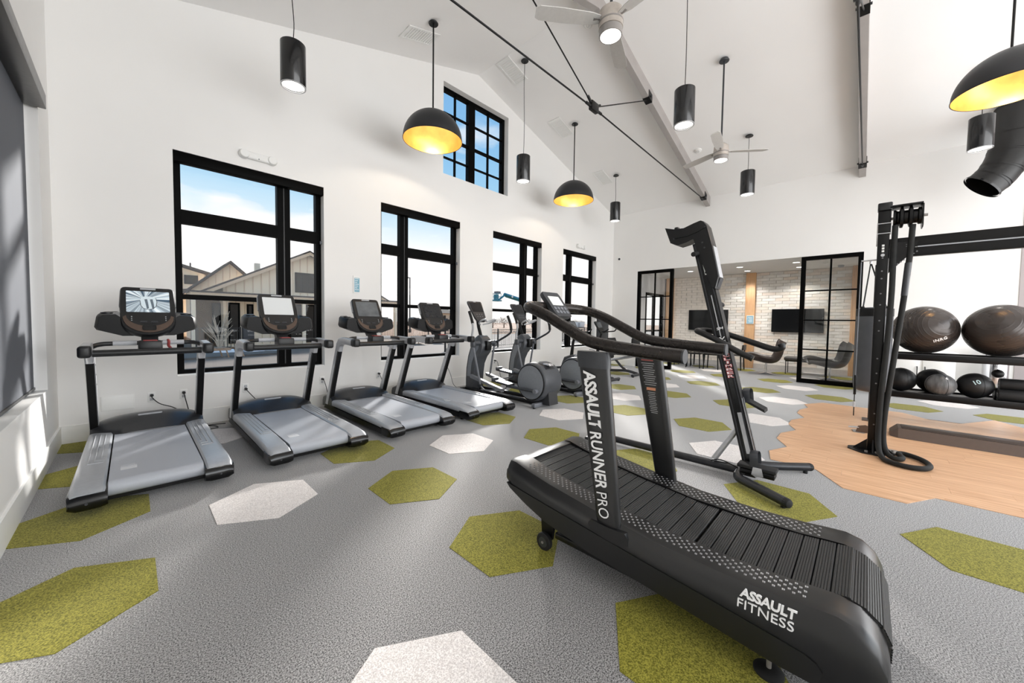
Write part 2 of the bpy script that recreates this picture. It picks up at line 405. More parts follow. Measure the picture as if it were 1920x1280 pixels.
def north_window(i, x0, x1, wide_left):
    w = struct('window_%d' % i, (x0, YN + .17, 0)); L = x1 - x0; t = .075
    f = MB()
    f.box((0, -.04, ZS), (t, .06, ZH)).box((L - t, -.04, ZS), (L, .06, ZH)).box((t, -.04, ZS), (L - t, .06, ZS + .062)).box((t, -.04, ZH - .09), (L - t, .06, ZH))
    f.build('frame', BLKF, w, angle=0)
    mx0 = (L - t - .355 - .165) if wide_left else t + .355
    MB().box((mx0, -.045, ZS + .062), (mx0 + .165, .058, ZH - .09)).build('mullion', BLKF, w, angle=0)
    MB().box((mx0 + .075, -.055, ZS + .062), (mx0 + .09, -.045, ZH - .09)).build('mullion_bead', BLKP, w, angle=0)
    for a, b in ((t, mx0), (mx0 + .165, L - t)):
        MB().box((a, -.043, 2.545), (b, .056, 2.715)).build('transom', BLKF, w, angle=0)
        MB().box((a, -.03, 1.595), (b, .045, 1.657)).build('glazing_bar', BLKF, w, angle=0)
        for z0, z1 in ((ZS + .062, 1.595), (1.657, 2.545), (2.715, ZH - .09)):
            MB().box((a, .004, z0), (b, .010, z1)).build('pane', GLASS, w, angle=0)
    MB().rbox((.0, -.168, ZH - .125), (L, -.062, ZH - .002), .008).build('shade_cassette', BLKF, w)
    MB().box((.004, -.164, ZS), (L - .004, -.04, ZS + .012)).build('sill', TRIMW, w, angle=0)
    MB().rbox((L - .03, -.10, 2.53), (L - .004, -.06, 2.58), .005).build('shade_bracket', MIDG, w)
for i, (a, b) in enumerate(wins): north_window(i + 1, a, b, i in (0, 2))
# high gable window: two leaves of two by four panes
w = struct('window_5', (4.315, YN + .17, 4.26)); L, H = 1.80, 1.765
f = MB().box((0, -.04, 0), (.07, .06, H)).box((L - .07, -.04, 0), (L, .06, H)).box((.07, -.04, 0), (L - .07, .06, .06)).box((.07, -.04, H - .06), (L - .07, .06, H))
f.build('frame', BLKF, w, angle=0)
MB().box((.74, -.042, .06), (.91, .058, H - .06)).build('mullion', BLKF, w, angle=0)
for a, b in ((.07, .74), (.91, L - .07)):
    xm = (a + b) / 2
    MB().box((xm - .014, -.02, .06), (xm + .014, .03, H - .06)).build('glazing_bar', BLKF, w, angle=0)
    zz = [.06, .42, .80, 1.37, H - .06]; zz = [.06, .40, .80, 1.28, H - .06]
    for k, z in enumerate(zz[1:4]):
        h = .026 if k == 1 else .013
        MB().box((a, -.022, z - h), (b, .032, z + h)).build('glazing_bar', BLKF, w, angle=0)
    for z0, z1 in zip(zz, zz[1:]):
        for p, q in ((a, xm), (xm, b)): MB().box((p + .01, .004, z0 + .01), (q - .01, .009, z1 - .01)).build('pane', GLASS, w, angle=0)
# left window behind a lowered dark blind
w = struct('window_6', (XL, 2.2, .66)); L, H = 3.26, 2.70
MB().box((-.19, 0, 0), (-.12, .07, H)).box((-.19, L - .07, 0), (-.12, L, H)).box((-.19, .07, 0), (-.12, L - .07, .06)).box((-.19, .07, H - .07), (-.12, L - .07, H)).build('frame', BLKF, w, angle=0)
MB().box((-.16, .07, .06), (-.154, L - .07, H - .07)).build('pane', GLASS, w, angle=0)
MB().rbox((-.10, .01, H - .14), (.055, L - .06, H - .012), .006).build('shade_cassette', pm('cassette_bronze', (52, 49, 47), .3, metal=.3), w)
BL = pm('blind_fabric', (84, 88, 96), .7, var=.08, scale=14, stretch=(1, 8, .2))
MB().box((-.078, .03, .045), (-.075, L - .035, H - .10)).build('blind', BL, w, angle=0)
MB().rbox((-.086, .03, .028), (-.066, L - .035, .052), .004).build('blind_bar', BLKP, w)
MB().box((-.19, .0, -.0), (.0, L, .016)).build('sill', TRIMW, w, angle=0)

# glazed panels each side of the lounge opening: 2 x 4 panes
def partition(i, y0, y1):
    w = struct('window_%d' % i, (XF + .06, y0, 0)); L = y1 - y0; H = OPZ - .004; t = .085
    MB().box((-.05, 0, .002), (.05, t, H)).box((-.05, L - t, .002), (.05, L, H)).box((-.05, t, .002), (.05, L - t, .10)).box((-.05, t, H - .085), (.05, L - t, H)).build('frame', BLKF, w, angle=0)
    ym = L / 2; zs = [.10, .80, 1.49, 2.18, H - .085]
    MB().box((-.022, ym - .017, .10), (.022, ym + .017, H - .085)).build('glazing_bar', BLKF, w, angle=0)
    for z in zs[1:4]: MB().box((-.02, t, z - .015), (.02, L - t, z + .015)).build('glazing_bar', BLKF, w, angle=0)
    for z0, z1 in zip(zs, zs[1:]):
        for p, q in ((t, ym - .017), (ym + .017, L - t)): MB().box((-.004, p, z0 + .012), (.004, q, z1 - .012)).build('pane', GLASS2, w, angle=0)
partition(7, .114, 1.186); partition(8, 4.165, 5.25)

# ------------------------------------------------------------------ lounge beyond the opening
st(MB().box((XF + .2, -.2, OPZ), (XB + .2, 5.6, OPZ + .15)).build('ceiling_lounge', CEIL, angle=0))
MORTAR = pm('mortar', (212, 205, 197), .9, scale=30)
bw = st(MB().box((XB + .012, -.2, 0), (XB + .2, 5.36, OPZ)).build('wall_lounge_back', MORTAR, angle=0))
nl = wall_mesh(XF + .2, XB + .2, [(11.95, 13.45, 0, 2.40)], lambda x: OPZ, lambda u, sd, z: (u, 5.36 + sd * .14, z))
st(nl.build('wall_lounge_north', GREYWALL if False else pm('lounge_grey_paint', (205, 203, 202), .85, var=.01), angle=0))
st(MB().box((XF + .2, -.34, 0), (XB + .2, -.2, OPZ)).build('wall_lounge_south', WALL, angle=0))
BR = [pm('brick_%s' % n, c, .85, var=.06, scale=9, bump=.25, bscale=60) for n, c in (('white', (240, 236, 230)), ('cream', (237, 229, 219)), ('grey', (229, 225, 220)), ('blush', (238, 226, 215)), ('chalk', (243, 240, 236)))]
cols = [(2.552, 2.809), (5.06, 5.30), (.10, .345)]
bh, bl = .0885, .345
bricks = []
row = 0; z = .145
while z < OPZ - .01:
    y = -.2 + (0 if row % 2 else -bl / 2)
    while y < 5.30:
        a, b = max(y, -.19) + .004, min(y + bl, 5.33) - .004
        h = min(z + bh, OPZ) - .004
        vis = not any(c0 - .002 <= a and b <= c1 + .002 for c0, c1 in cols)
        if b - a > .03 and vis: bricks.append((a, b, z + .004, h))
        y += bl
    z += bh; row += 1
bricks.sort(key=lambda q: abs((q[0] + q[1]) / 2 - 1.9) + .1 * abs(q[2] - 1.4))
shared = {}
stuffv = {k: MB() for k in range(1)}
for k, (a, b, z0, z1) in enumerate(bricks):
    pr_ = rnd.uniform(.008, .016)
    if k < 290:
        key = (round(b - a, 3), round(z1 - z0, 3), rnd.randrange(5))
        if key not in shared:
            shared[key] = MB().box((-.012, 0, 0), (.014, b - a, z1 - z0)).build('brick', BR[key[2]], bw, angle=0); o = shared[key]
        else:
            o = shared[key].copy(); COL.objects.link(o)
        o.location = (XB - pr_ + .012, a, z0)
    else: stuffv[0].box((XB - pr_, a, z0), (XB + .014, b, z1))
so = stuffv[0].build('brickwork', BR[1], bw, angle=0); so['kind'] = 'stuff'
st(MB().box((XB - .03, -.2, 0), (XB + .012, 5.36, .145)).build('baseboard_lounge', pm('lounge_base', (196, 192, 188), .6), angle=0))
POSTW = woodm('timber_post', (204, 156, 112), (230, 188, 146), .55, 'Z', 4)
for k, (a, b) in enumerate(cols): st(MB().rbox((XB - .13, a, 0), (XB + .012, b, OPZ), .006).build('trim_%d' % (k + 1), POSTW))
# glazed lounge door in the side wall, with daylight outside
d = struct('door_1', (11.95, 5.40, 0)); L, H = 1.50, 2.40
MB().box((0, -.05, 0), (.09, .05, H)).box((L - .09, -.05, 0), (L, .05, H)).box((.09, -.05, H - .09), (L - .09, .05, H)).box((.09, -.04, 0), (L - .09, .04, .12)).build('frame', BLKF, d, angle=0)
MB().box((.70, -.04, .12), (.80, .04, H - .09)).build('stile', BLKF, d, angle=0)
for a, b in ((.09, .70), (.80, L - .09)):
    MB().box((a, -.03, 1.08), (b, .03, 1.14)).build('push_bar', BLKF, d, angle=0)
    for z0, z1 in ((.12, 1.08), (1.14, H - .09)): MB().box((a, -.004, z0), (b, .004, z1)).build('pane', GLASS, d, angle=0)

# ------------------------------------------------------------------ roof trusses: grey timbers, tie rods
BEAMM = pm('beam_grey', (168, 163, 160), .6, metal=.1, var=.06, scale=4)
def truss(y, label):
    t = thing('roof_truss', label, 'roof truss', (RIDGE, y, 0), 0, 'roof trusses with tie rods')
    w2 = .055; dz = .25
    for s in (1, -1):
        xe = 5.86 if s > 0 else 5.73
        V = []
        for yy in (-w2, w2):
            V += [(0, yy, ZR - .002), (s * xe, yy, ZR - SL * xe - .002), (s * xe, yy, ZR - SL * xe - dz), (0, yy, ZR - dz)]
        MB().add(V, [(0, 1, 2, 3), (7, 6, 5, 4), (0, 4, 5, 1), (1, 5, 6, 2), (2, 6, 7, 3), (3, 7, 4, 0)]).build('beam', BEAMM, t, angle=0)
        for xx in (1.93, 5.45):
            zz = ZR - SL * xx - dz
            zl = lambda q: ZR - SL * q - dz
            pl = MB().prism([(s * (xx - .075), zl(xx - .075) - .012), (s * (xx + .075), zl(xx + .075) - .012), (s * (xx + .075), zl(xx + .075) + .13), (s * (xx - .075), zl(xx - .075) + .13)], -w2 - .01, w2 + .01, 'y')
            pl.build('bracket', BLACK, t, angle=0)
            MB().cyl((s * xx, -w2 - .03, zz + .05), (s * xx, w2 + .03, zz + .05), .018, 10).build('bolt', DKG, t)
    zn = 4.80
    for s in (1, -1):
        MB().cyl((s * .08, 0, zn - .02), (s * 5.45, 0, ZR - SL * 5.45 - dz - .02), .012, 8).build('tie_rod', BLACK, t)
        MB().cyl((s * .07, 0, zn + .03), (s * 1.93, 0, ZR - SL * 1.93 - dz - .0), .010, 8).build('hanger_rod', BLACK, t)
        for p, q in (((s * .08, 0, zn - .02), (s * .22, 0, zn - .018)), ((s * 5.3, 0, ZR - SL * 5.45 - dz - .02), (s * 5.45, 0, ZR - SL * 5.45 - dz - .02)), ((s * .07, 0, zn + .03), (s * .18, 0, zn + .10))):
            MB().cyl(p, q, .022, 10).build('turnbuckle', BLACK, t)
    MB().rbox((-.10, -.035, zn - .07), (.10, .035, zn + .07), .01).build('connector', BLACK, t)
    return t
truss(3.27, 'grey sloping roof timber with thin black tie rods above the treadmills')
truss(.20, 'grey roof timber with brackets high above the black training rig')
# ================================================================== treadmills along the windows
BELTM = pm('belt_sheen_grey', (172, 176, 184), .42, var=.06, scale=300, bump=.12, bscale=500)  # belt sheen is put into this pale base colour
COVER = pm('rail_cover_grey', (168, 171, 176), .34, metal=.25, var=.05)
HOODM = pm('hood_black', (38, 39, 42), .3, var=.06)
SCR_OFF = pm('screen_dark', (34, 35, 38), .12, var=.05)
SCR_GREY = em('screen_blank_lit', (196, 199, 200), .35)
SCR_REFL = pm('screen_refl_grey', (96, 99, 102), .10, var=.25, scale=7)  # reflection on the glass painted in as mottled grey
def splash_mat():
    m = bpy.data.materials.new('screen_splash'); m.use_nodes = True; n = m.node_tree.nodes; l = m.node_tree.links
    b = n['Principled BSDF']; b.inputs['Roughness'].default_value = .15
    t = n.new('ShaderNodeTexCoord'); sp = n.new('ShaderNodeSeparateXYZ'); l.new(t.outputs['Generated'], sp.inputs[0])
    def mth(op, a, c=None):
        k = n.new('ShaderNodeMath'); k.operation = op
        for i, v in enumerate((a, c)):
            if v is None: continue
            if isinstance(v, (int, float)): k.inputs[i].default_value = v
            else: l.new(v, k.inputs[i])
        return k.outputs[0]
    dx = mth('SUBTRACT', sp.outputs['X'], .42); dz = mth('SUBTRACT', sp.outputs['Z'], .62)
    ang = mth('ARCTAN2', dz, dx); w = n.new('ShaderNodeTexNoise'); w.noise_dimensions = '1D'; w.inputs['Scale'].default_value = 3.2; w.inputs['Detail'].default_value = 3; l.new(ang, w.inputs['W'])
    r = n.new('ShaderNodeValToRGB'); r.color_ramp.elements[0].position = .38; r.color_ramp.elements[1].position = .66
    r.color_ramp.elements[0].color = lin((62, 82, 100)); r.color_ramp.elements[1].color = lin((226, 238, 244)); l.new(w.outputs['Fac'], r.inputs[0])
    l.new(r.outputs[0], b.inputs['Base Color']); l.new(r.outputs[0], b.inputs['Emission Color']); b.inputs['Emission Strength'].default_value = .55
    return m
SPLASH = splash_mat()
SPL_D = pm('print_slate', (52, 60, 70), .4); SPL_L = em('print_mist', (196, 208, 214), .45)

def make_treadmill(label, loc):
    t = thing('treadmill', label, 'treadmill', loc, 0, 'treadmills in a row along the windows')
    b = MB().box((-.40, -.93, .05), (.40, .95, .125))
    b.build('base_frame', BLACK, t, angle=0)
    for sx in (1, -1):
        for yy in (-.78, .85):
            MB().lathe([(.028, 0), (.03, .012), (.014, .02), (.014, .06)], (sx * .33, yy, 0), 14).build('foot', RUBBER, t)
        # side cover: rounded shoulder that swells and drops at the user end
        prof = lambda h, w: [(sx * .272, .135), (sx * (.30 + w), .118), (sx * (.418 + w), .118), (sx * (.440 + w), .135), (sx * (.440 + w), h - .022), (sx * (.425 + w), h - .004), (sx * .405, h), (sx * .285, h), (sx * .272, h - .012)]
        rings = [[(p[0], y, p[1]) for p in prof(h, w)] for y, h, w in ((.66, .205, 0), (.2, .203, 0), (-.5, .200, .002), (-.85, .192, .006), (-.98, .180, .006), (-1.03, .160, 0))]
        sc = MB().loft(rings).build('side_cover', COVER, t, angle=40)
        for k in range(3):
            xr = sx * (.385 - .034 * k); ye = -.45 + .07 * k
            MB().tube([(xr, .55, .206), (xr, ye, .203), (sx * .30, ye - .012, .2025)], .0035, 6).build('grip_rib', LTG, sc)
        sk = MB().prism([(-.99, .055), (-.93, .118), (.92, .118), (.97, .055)], sx * .395, sx * .438, 'x').build('side_skirt', BLACK, t, angle=0)
        cap = MB().loft([[(sx * x, y, z) for x, z in ((.262, .05 + d), (.30, .04 + d), (.41, .04 + d), (.452 - d * .3, .06 + d), (.452 - d * .3, .150 - d), (.40, .160 - d), (.262, .160 - d))] for y, d in ((-.86, 0), (-1.0, 0), (-1.045, .012), (-1.062, .035))]).build('rear_cap', BLKG, t, angle=40)
        MB().cyl((sx * .36, -1.057, .10), (sx * .36, -1.067, .10), .008, 8).build('screw', DKG, cap)
    pr = [(.62, .190), (-.90, .190)] + [(-.93 - .055 * math.sin(a), .135 + .055 * math.cos(a)) for a in [PI * k / 8 for k in range(0, 9)]] + [(.62, .080)]
    MB().prism(pr, -.262, .262, 'x').build('belt', BELTM, t, angle=50)
    mk = MB()
    for k in range(6): mk.box((-.205, -.60 - .022 * k - .004 * k, .1902), (-.115 - (.01 if k < 2 else 0), -.597 - .022 * k + .004 * (k > 2), .1906))
    mk.build('belt_print', pm('belt_print', (214, 216, 220), .5), t, angle=0)
    # motor hood: arched across and rounded towards the belt
    rings = []
    for x in [-.432, -.428, -.415] + [-.40 + .05 * i for i in range(17)] + [.415, .428, .432]:
        k = 1 - .38 * (abs(x) / .432) ** 3; e = .10 * min(1, max(0, (abs(x) - .22) / .12))
        rings.append([(x, y, .10 + (z - .10) * k) for y, z in ((.52 + e * .6, .14), (.53 + e * .6, .20), (.62 + e * .4, .245), (.72, .300), (.82, .325), (.93, .318), (1.02, .27), (1.045, .18), (1.045, .07), (.60, .07))])
    h = MB().loft(rings).build('motor_hood', HOODM, t, angle=50)
    bm_ = MB(); bm_.M = frame((0, .775, .3145), (1, 0, 0), (0, .93, .25)); bm_.prism(rrect(-.095, -.014, .095, .014, .0135), 0, .006, 'z'); bm_.build('badge', LTG, h)
    # uprights lean back towards the runner; black cores with silver side plates
    for sx in (1, -1):
        a0, a1, c1, c0 = (.80, .11), (.385, 1.03), (.495, 1.03), (.94, .11)
        u = MB().prism([a0, a1, c1, c0], sx * .378, sx * .432, 'x').build('upright', BLACK, t, angle=0)
        ins = [(.83, .12), (.415, 1.03), (.488, 1.03), (.92, .12)]
        for xa in ((.4325, .4375), (.3725, .3775)): MB().prism(ins, sx * xa[0], sx * xa[1], 'x').build('side_plate', SILV, u, angle=0)
        for k in range(3): MB().cyl((sx * .371, .50 + .05 * k, .90 - .1 * k), (sx * .3735, .50 + .05 * k, .90 - .1 * k), .007, 8).build('screw', BLACK, u)
        # arm
        pth = [(.47, .93, .030, .055), (.455, 1.0, .034, .06), (.40, 1.058, .036, .055), (.28, 1.078, .036, .048), (.10, 1.072, .037, .047), (.0, 1.064, .037, .046)]
        rings = []
        for i, (y, z, hw, hh) in enumerate(pth):
            dy = pth[min(i + 1, 5)][0] - pth[max(i - 1, 0)][0]; dz = pth[min(i + 1, 5)][1] - pth[max(i - 1, 0)][1]; L = math.hypot(dy, dz); ny, nz = -dz / L, dy / L
            rings.append([(sx * .405 + p[0] * hw / .5, y + ny * p[1] * hh / .5, z + nz * p[1] * hh / .5) for p in rrect(-.5, -.5, .5, .5, .22, 3)])
        arm = MB().loft(rings).build('arm', SILV, t, angle=50)
        MB().rbox((sx * .405 - .040, -.125, 1.012), (sx * .405 + .040, .0, 1.113), .022, 3).build('arm_cap', BLKP, arm)
    MB().tube([(-.37, .10, 1.035), (.37, .10, 1.035)], .031, 14).build('lower_bar', BLKP, t)
    MB().tube(curve([(-.385, .22, 1.085), (-.33, .27, 1.105), (-.22, .29, 1.11), (.22, .29, 1.11), (.33, .27, 1.105), (.385, .22, 1.085)], 5), .021, 12).build('upper_bar', BLKP, t)
    for sx in (1, -1): MB().tube([(sx * .09, .285, 1.112), (sx * .25, .285, 1.112)], .0235, 12).build('pulse_plate', LTG, t)
    cb = MB().rbox((-.085, .13, 1.03), (.085, .31, 1.135), .015).build('centre_block', BLKP, t)
    MB().rbox((-.05, .15, 1.133), (.05, .24, 1.143), .004).build('safety_key', REDP, cb)
    # console tray with two cup pods
    rows = []
    for y, s, dz in ((.26, .94, -.004), (.30, 1.0, 0), (.50, 1.0, .02), (.58, .92, .03)):
        rows.append([(x * s * 1.09, y + .10 + (.03 if abs(x) < .2 else 0), 1.30 + (z - 1.30) * 1.12 - .035 + dz) for x, z in ((-.325, 1.385), (-.305, 1.405), (-.22, 1.410), (-.175, 1.375), (-.12, 1.335), (.12, 1.335), (.175, 1.375), (.22, 1.410), (.305, 1.405), (.325, 1.385), (.338, 1.30), (.325, 1.275), (.18, 1.225), (-.18, 1.225), (-.325, 1.275), (-.338, 1.30))])
    tr = MB().loft(rows).build('console_tray', pm('tray_black', (9, 9, 10), .42, var=.1, spec=.25), t, angle=40)
    for sx in (1, -1): MB().lathe([(.046, 0), (.046, .012), (.036, .012), (.034, -.0)], (sx * .285, .50, 1.392), 20).build('cup_holder', BLKP, tr)
    MB().prism([(.26, 1.10), (.42, 1.30), (.54, 1.30), (.36, 1.10)], -.06, .06, 'x').build('console_neck', BLKP, t, angle=0)
    MB().rbox((-.06, .345, 1.195), (.06, .36, 1.207), .004).build('badge', LTG, tr)
    F = frame((0, .285, 1.185), (1, 0, 0), (0, .24, .42)) @ Matrix.Diagonal((1.11, 1.16, 1.1, 1))
    out = [(math.cos(a) * .178, .14 + math.sin(a) * .14) for a in [PI + PI * k / 12 for k in range(13)]] + [(.184, .30), (.176, .45)] + [(.176 - .03 + .03 * math.cos(a), .45 + .03 * math.sin(a)) for a in [PI / 2 * k / 3 for k in range(1, 4)]] + [(-.146 - .03 * math.sin(a), .45 + .03 * math.cos(a)) for a in [PI / 2 * k / 3 for k in range(0, 4)]] + [(-.184, .30)]
    m = MB(); m.M = F; sc = .97
    m.loft([[(p[0] * .93, .24 + (p[1] - .24) * .94, -.075) for p in out], [(p[0], p[1], -.05) for p in out], [(p[0], p[1], -.01) for p in out], [(p[0] * .97, .24 + (p[1] - .24) * .97, .0) for p in out]])
    hs = m.build('monitor_housing', BLKP, t, angle=40)
    m = MB(); m.M = F; m.prism([(p[0] * 1.02, p[1]) for p in out if p[1] > .2], -.062, -.03, 'z'); m.build('monitor_shell', LTG, hs)
    m = MB(); m.M = F; m.prism(rrect(-.142, .225, .142, .435, .006), .0, .0035, 'z'); scr = m.build('screen', SCR_OFF, t)
    m = MB(); m.M = F
    arc = [(math.cos(a) * .165, .175 + math.sin(a) * .150) for a in [PI + PI * k / 12 for k in range(13)]]; arc2 = [(math.cos(a) * .145, .19 + math.sin(a) * .105) for a in [2 * PI - PI * k / 12 for k in range(13)]]
    m.prism(arc + arc2, .0, .006, 'z'); m.build('bezel_arc', BRONZE, hs)
    m = MB(); m.M = F; m.prism(rrect(-.045, .045, .045, .090, .012), .004, .012, 'z'); m.build('start_pad', BLKG, hs)
    for k in (-1, 1):
        m = MB(); m.M = F; m.prism(rrect(k * .035 - .022, .122, k * .035 + .022, .138, .003), 0, .004, 'z'); m.build('key_pad', DKG, hs)
        for q in range(3):
            m = MB(); m.M = F; m.prism(rrect(k * .11 - .004, .14 + q * .018, k * .11 + .004, .147 + q * .018, .002), 0, .004, 'z'); m.build('button', LTG, hs)
    m = MB(); m.M = F; m.prism(rrect(-.052, .452, .052, .468, .007), 0, .004, 'z'); m.build('badge', LTG, hs)
    return t
TY = 4.80
tm = make_treadmill('treadmill nearest the left wall, its screen showing a bright blue picture', (.127, TY, 0))
tms = [tm]
for x, lb in ((1.275, 'treadmill in front of the wide left window, its screen blank pale grey'), (2.412, 'treadmill under the small notice between windows, screen toned as a grey reflection'), (3.525, 'treadmill next to the ellipticals, its tilted screen dark')):
    tms.append(dup(tm, (x, TY, 0), lb)[0])
for o, m in zip(tms, (SPLASH, SCR_GREY, SCR_REFL, SCR_OFF)):
    for c in [c for c in bpy.data.objects if c.parent == o and c.name.split('.')[0] == 'screen']:
        c.data = c.data.copy(); c.data.materials[0] = m
sc1 = [c for c in bpy.data.objects if c.parent == tm and c.name.split('.')[0] == 'screen'][0]
F = frame((0, .285, 1.185), (1, 0, 0), (0, .24, .42)) @ Matrix.Diagonal((1.11, 1.16, 1.1, 1))
shp = [(-.046, .372), (-.02, .384), (.02, .382), (.05, .366), (.056, .33), (.05, .285), (.03, .258), (-.005, .25), (-.035, .262), (-.05, .29), (-.054, .335)]
m = MB(); m.M = F; m.prism(shp, .0036, .0042, 'z'); m.build('picture_shape', SPL_L, sc1, angle=0)
m = MB(); m.M = F
for k in (0, 1): m.prism([(-.026 + k * .036, .352), (-.008 + k * .036, .356), (-.002 + k * .036, .310), (.002 + k * .036, .262), (-.012 + k * .036, .256), (-.018 + k * .036, .30)], .0043, .0047, 'z')
m.build('picture_mark', pm('print_grey', (108, 122, 134), .4), sc1, angle=0)
m = MB(); m.M = F; m.tube([(x, y, .004) for x, y in shp[3:] ], .0022, 4); m.build('picture_outline', SPL_D, sc1, angle=0)
# red lanyard on the first treadmill
tag(MB().tube(curve([(.127 + .13, TY + .29, 1.135), (.127 + .135, TY + .262, 1.12), (.127 + .133, TY + .27, 1.08), (.127 + .15, TY + .30, 1.05), (.127 + .16, TY + .28, 1.02)], 5), .012, 8).build('safety_lanyard', REDP), 'dark red safety lanyard looped over the rail of the first treadmill', 'lanyard')

# ================================================================== elliptical trainers
RAMP = pm('ramp_silver', (138, 140, 144), .5, metal=.1, var=.05)
EGREY = pm('elliptical_grey', (70, 73, 78), .4, var=.06); EPALE = pm('elliptical_panel', (124, 128, 134), .4, var=.05)
def make_elliptical(label, loc):
    t = thing('elliptical_trainer', label, 'elliptical trainer', loc, 0, 'elliptical trainers beside the treadmills')
    # floor frame
    for sx in (1, -1): MB().rbox((sx * .14 - .035, -.95, .035), (sx * .14 + .035, .85, .095), .01).build('base_rail', BLACK, t)
    for yy, w in ((-1.0, .30), (.86, .27)):
        MB().rbox((-w, yy - .035, .02), (w, yy + .035, .085), .012).build('cross_foot', MIDG if yy < 0 else BLACK, t)
        for sx in (1, -1): MB().cyl((sx * (w - .03), yy, 0), (sx * (w - .03), yy, .03), .022, 10).build('levelling_foot', RUBBER, t)
    # rear drum
    prof = lambda k: [(-.87 + .315 * k * math.cos(a), .395 + .315 * k * math.sin(a)) for a in [2 * PI * i / 36 for i in range(36)]]
    rings = [[(x, p[0], max(p[1], .05)) for p in prof(k)] for x, k in ((-.215, .90), (-.20, .97), (-.17, 1.0), (.17, 1.0), (.20, .97), (.215, .90))]
    dr = MB().loft(rings).build('drum_housing', EGREY, t, angle=40)
    MB().prism([(-1.18, .05), (-1.10, .62), (-.98, .70), (-.80, .705), (-.80, .05)], -.11, .11, 'x').build('drum_spine', pm('elliptical_dark', (46, 47, 50), .38), t, angle=30)
    MB().rbox((-.06, -1.13, .655), (.06, -.94, .70), .018, 3).build('lift_handle', CHROME, t)
    for sx in (1, -1):
        dc = MB().lathe([(.27, 0), (.27, .012), (.25, .018), (.20, .012), (.19, .016), (1e-6, .02)] if sx > 0 else [(.27, 0), (.27, -.012), (.25, -.018), (.20, -.012), (.19, -.016), (1e-6, -.02)], (sx * .216, -.87, .395), 40, 'x').build('drum_disc', EPALE, t, angle=40)
        MB().lathe([(.272, -.006), (.285, -.006), (.285, .006), (.272, .006)], (sx * .222, -.87, .395), 40, 'x', True).build('drum_rim', BLACK, dc)
    # curved front tower
    sp = [(.78, .06, .13), (.82, .25, .11), (.80, .50, .10), (.72, .75, .10), (.62, .95, .095), (.58, 1.08, .06)]
    fr = [(.52, .06), (.50, .18), (.46, .36), (.43, .55), (.38, .72), (.36, .86), (.40, 1.0), (.46, 1.07)]
    bk = [(.55, 1.10), (.64, 1.05), (.74, .92), (.83, .70), (.885, .45), (.90, .22), (.88, .06)]
    hole = []
    prf = [(.70, .06), (.66, .20), (.64, .38), (.61, .55), (.53, .70), (.43, .80), (.40, .92), (.44, 1.03), (.52, 1.09)] + bk
    MB().loft([[(x, .66 + (p[0] - .66) * k, .55 + (p[1] - .55) * k) if p[1] > .07 else (x, p[0], p[1]) for p in prf] for x, k in ((-.125, .92), (-.10, 1.0), (.10, 1.0), (.125, .92))]).build('tower', EGREY, t, angle=40)
    for sx in (1, -1):
        ins = [(.74, .30), (.70, .56), (.62, .74), (.52, .84), (.50, .94), (.60, .98), (.69, .88), (.78, .68), (.83, .44), (.84, .30)]
        MB().prism(ins, sx * .118, sx * .132, 'x').build('tower_panel', EPALE, t, angle=30)
    MB().rbox((-.055, .345, .82), (.055, .43, 1.0), .012).build('bottle_pocket', BLACK, t)
    MB().tube([(0, .58, 1.05), (0, .66, 1.25), (0, .70, 1.42)], .032, 12).build('neck', BLACK, t)
    # fixed hand loop
    MB().tube(curve([(-.03, .58, 1.30), (-.13, .50, 1.33), (-.17, .38, 1.38), (-.12, .34, 1.40), (0, .42, 1.36), (.12, .34, 1.40), (.17, .38, 1.38), (.13, .50, 1.33), (.03, .58, 1.30)], 5), .015, 10).build('hand_loop', LTG, t)
    F = frame((0, .56, 1.36), (1, 0, 0), (0, .27, .43))
    out = [(-.10, .01), (.10, .01), (.135, .10), (.172, .42), (.16, .455), (-.16, .455), (-.172, .42), (-.135, .10)]
    m = MB(); m.M = F; m.loft([[(p[0] * .9, p[1], -.05) for p in out], [(p[0], p[1], -.03) for p in out], [(p[0], p[1], 0) for p in out]]); hs = m.build('console', DKG, t, angle=30)
    m = MB(); m.M = F; m.prism([(-.13, .215), (.13, .215), (.145, .425), (-.145, .425)], 0, .004, 'z'); m.build('screen', SCR_OFF, hs)
    m = MB(); m.M = F; m.prism(rrect(-.03, .435, .03, .448, .005), 0, .004, 'z'); m.build('badge', LTG, hs)
    for k in range(6):
        m = MB(); m.M = F; m.prism(rrect(-.06 + .06 * (k % 3) - .012, .10 + .05 * (k // 3), -.06 + .06 * (k % 3) + .012, .115 + .05 * (k // 3), .004), 0, .004, 'z'); m.build('button', MIDG, hs)
    MB().cyl((-.30, .50, .955), (.30, .50, .955), .045, 14).build('pivot_shaft', EGREY, t)
    for sx, ph in ((1, 1), (-1, -1)):
        top = [(sx * .27, .48, .955), (sx * .30, .33, 1.03), (sx * .31, .14, 1.13), (sx * .31, .085, 1.20), (sx * .30, .10, 1.32), (sx * .285, .16, 1.47)] if ph > 0 else [(sx * .27, .52, .955), (sx * .30, .50, 1.06), (sx * .31, .46, 1.22), (sx * .31, .47, 1.32), (sx * .30, .52, 1.42), (sx * .285, .60, 1.54)]
        MB().tube(curve(top, 5), [.020] * 20 + [.022] * 6, 10).build('lever', LTG if ph < 0 else DKG, t)
        MB().tube(curve([top[-3], top[-2], top[-1]], 5), .026, 12).build('lever_grip', RUBBER, t)
        MB().rbox((sx * .27 - .035, .45, .88), (sx * .27 + .035, .55, 1.0), .02, 3).build('lever_hub', EGREY, t)
        low = (sx * .27, .28 if ph < 0 else .62, .20 if ph < 0 else .30)
        MB().tube([(sx * .27, .50, .92), low], .019, 10).build('lever_rod', MIDG, t)
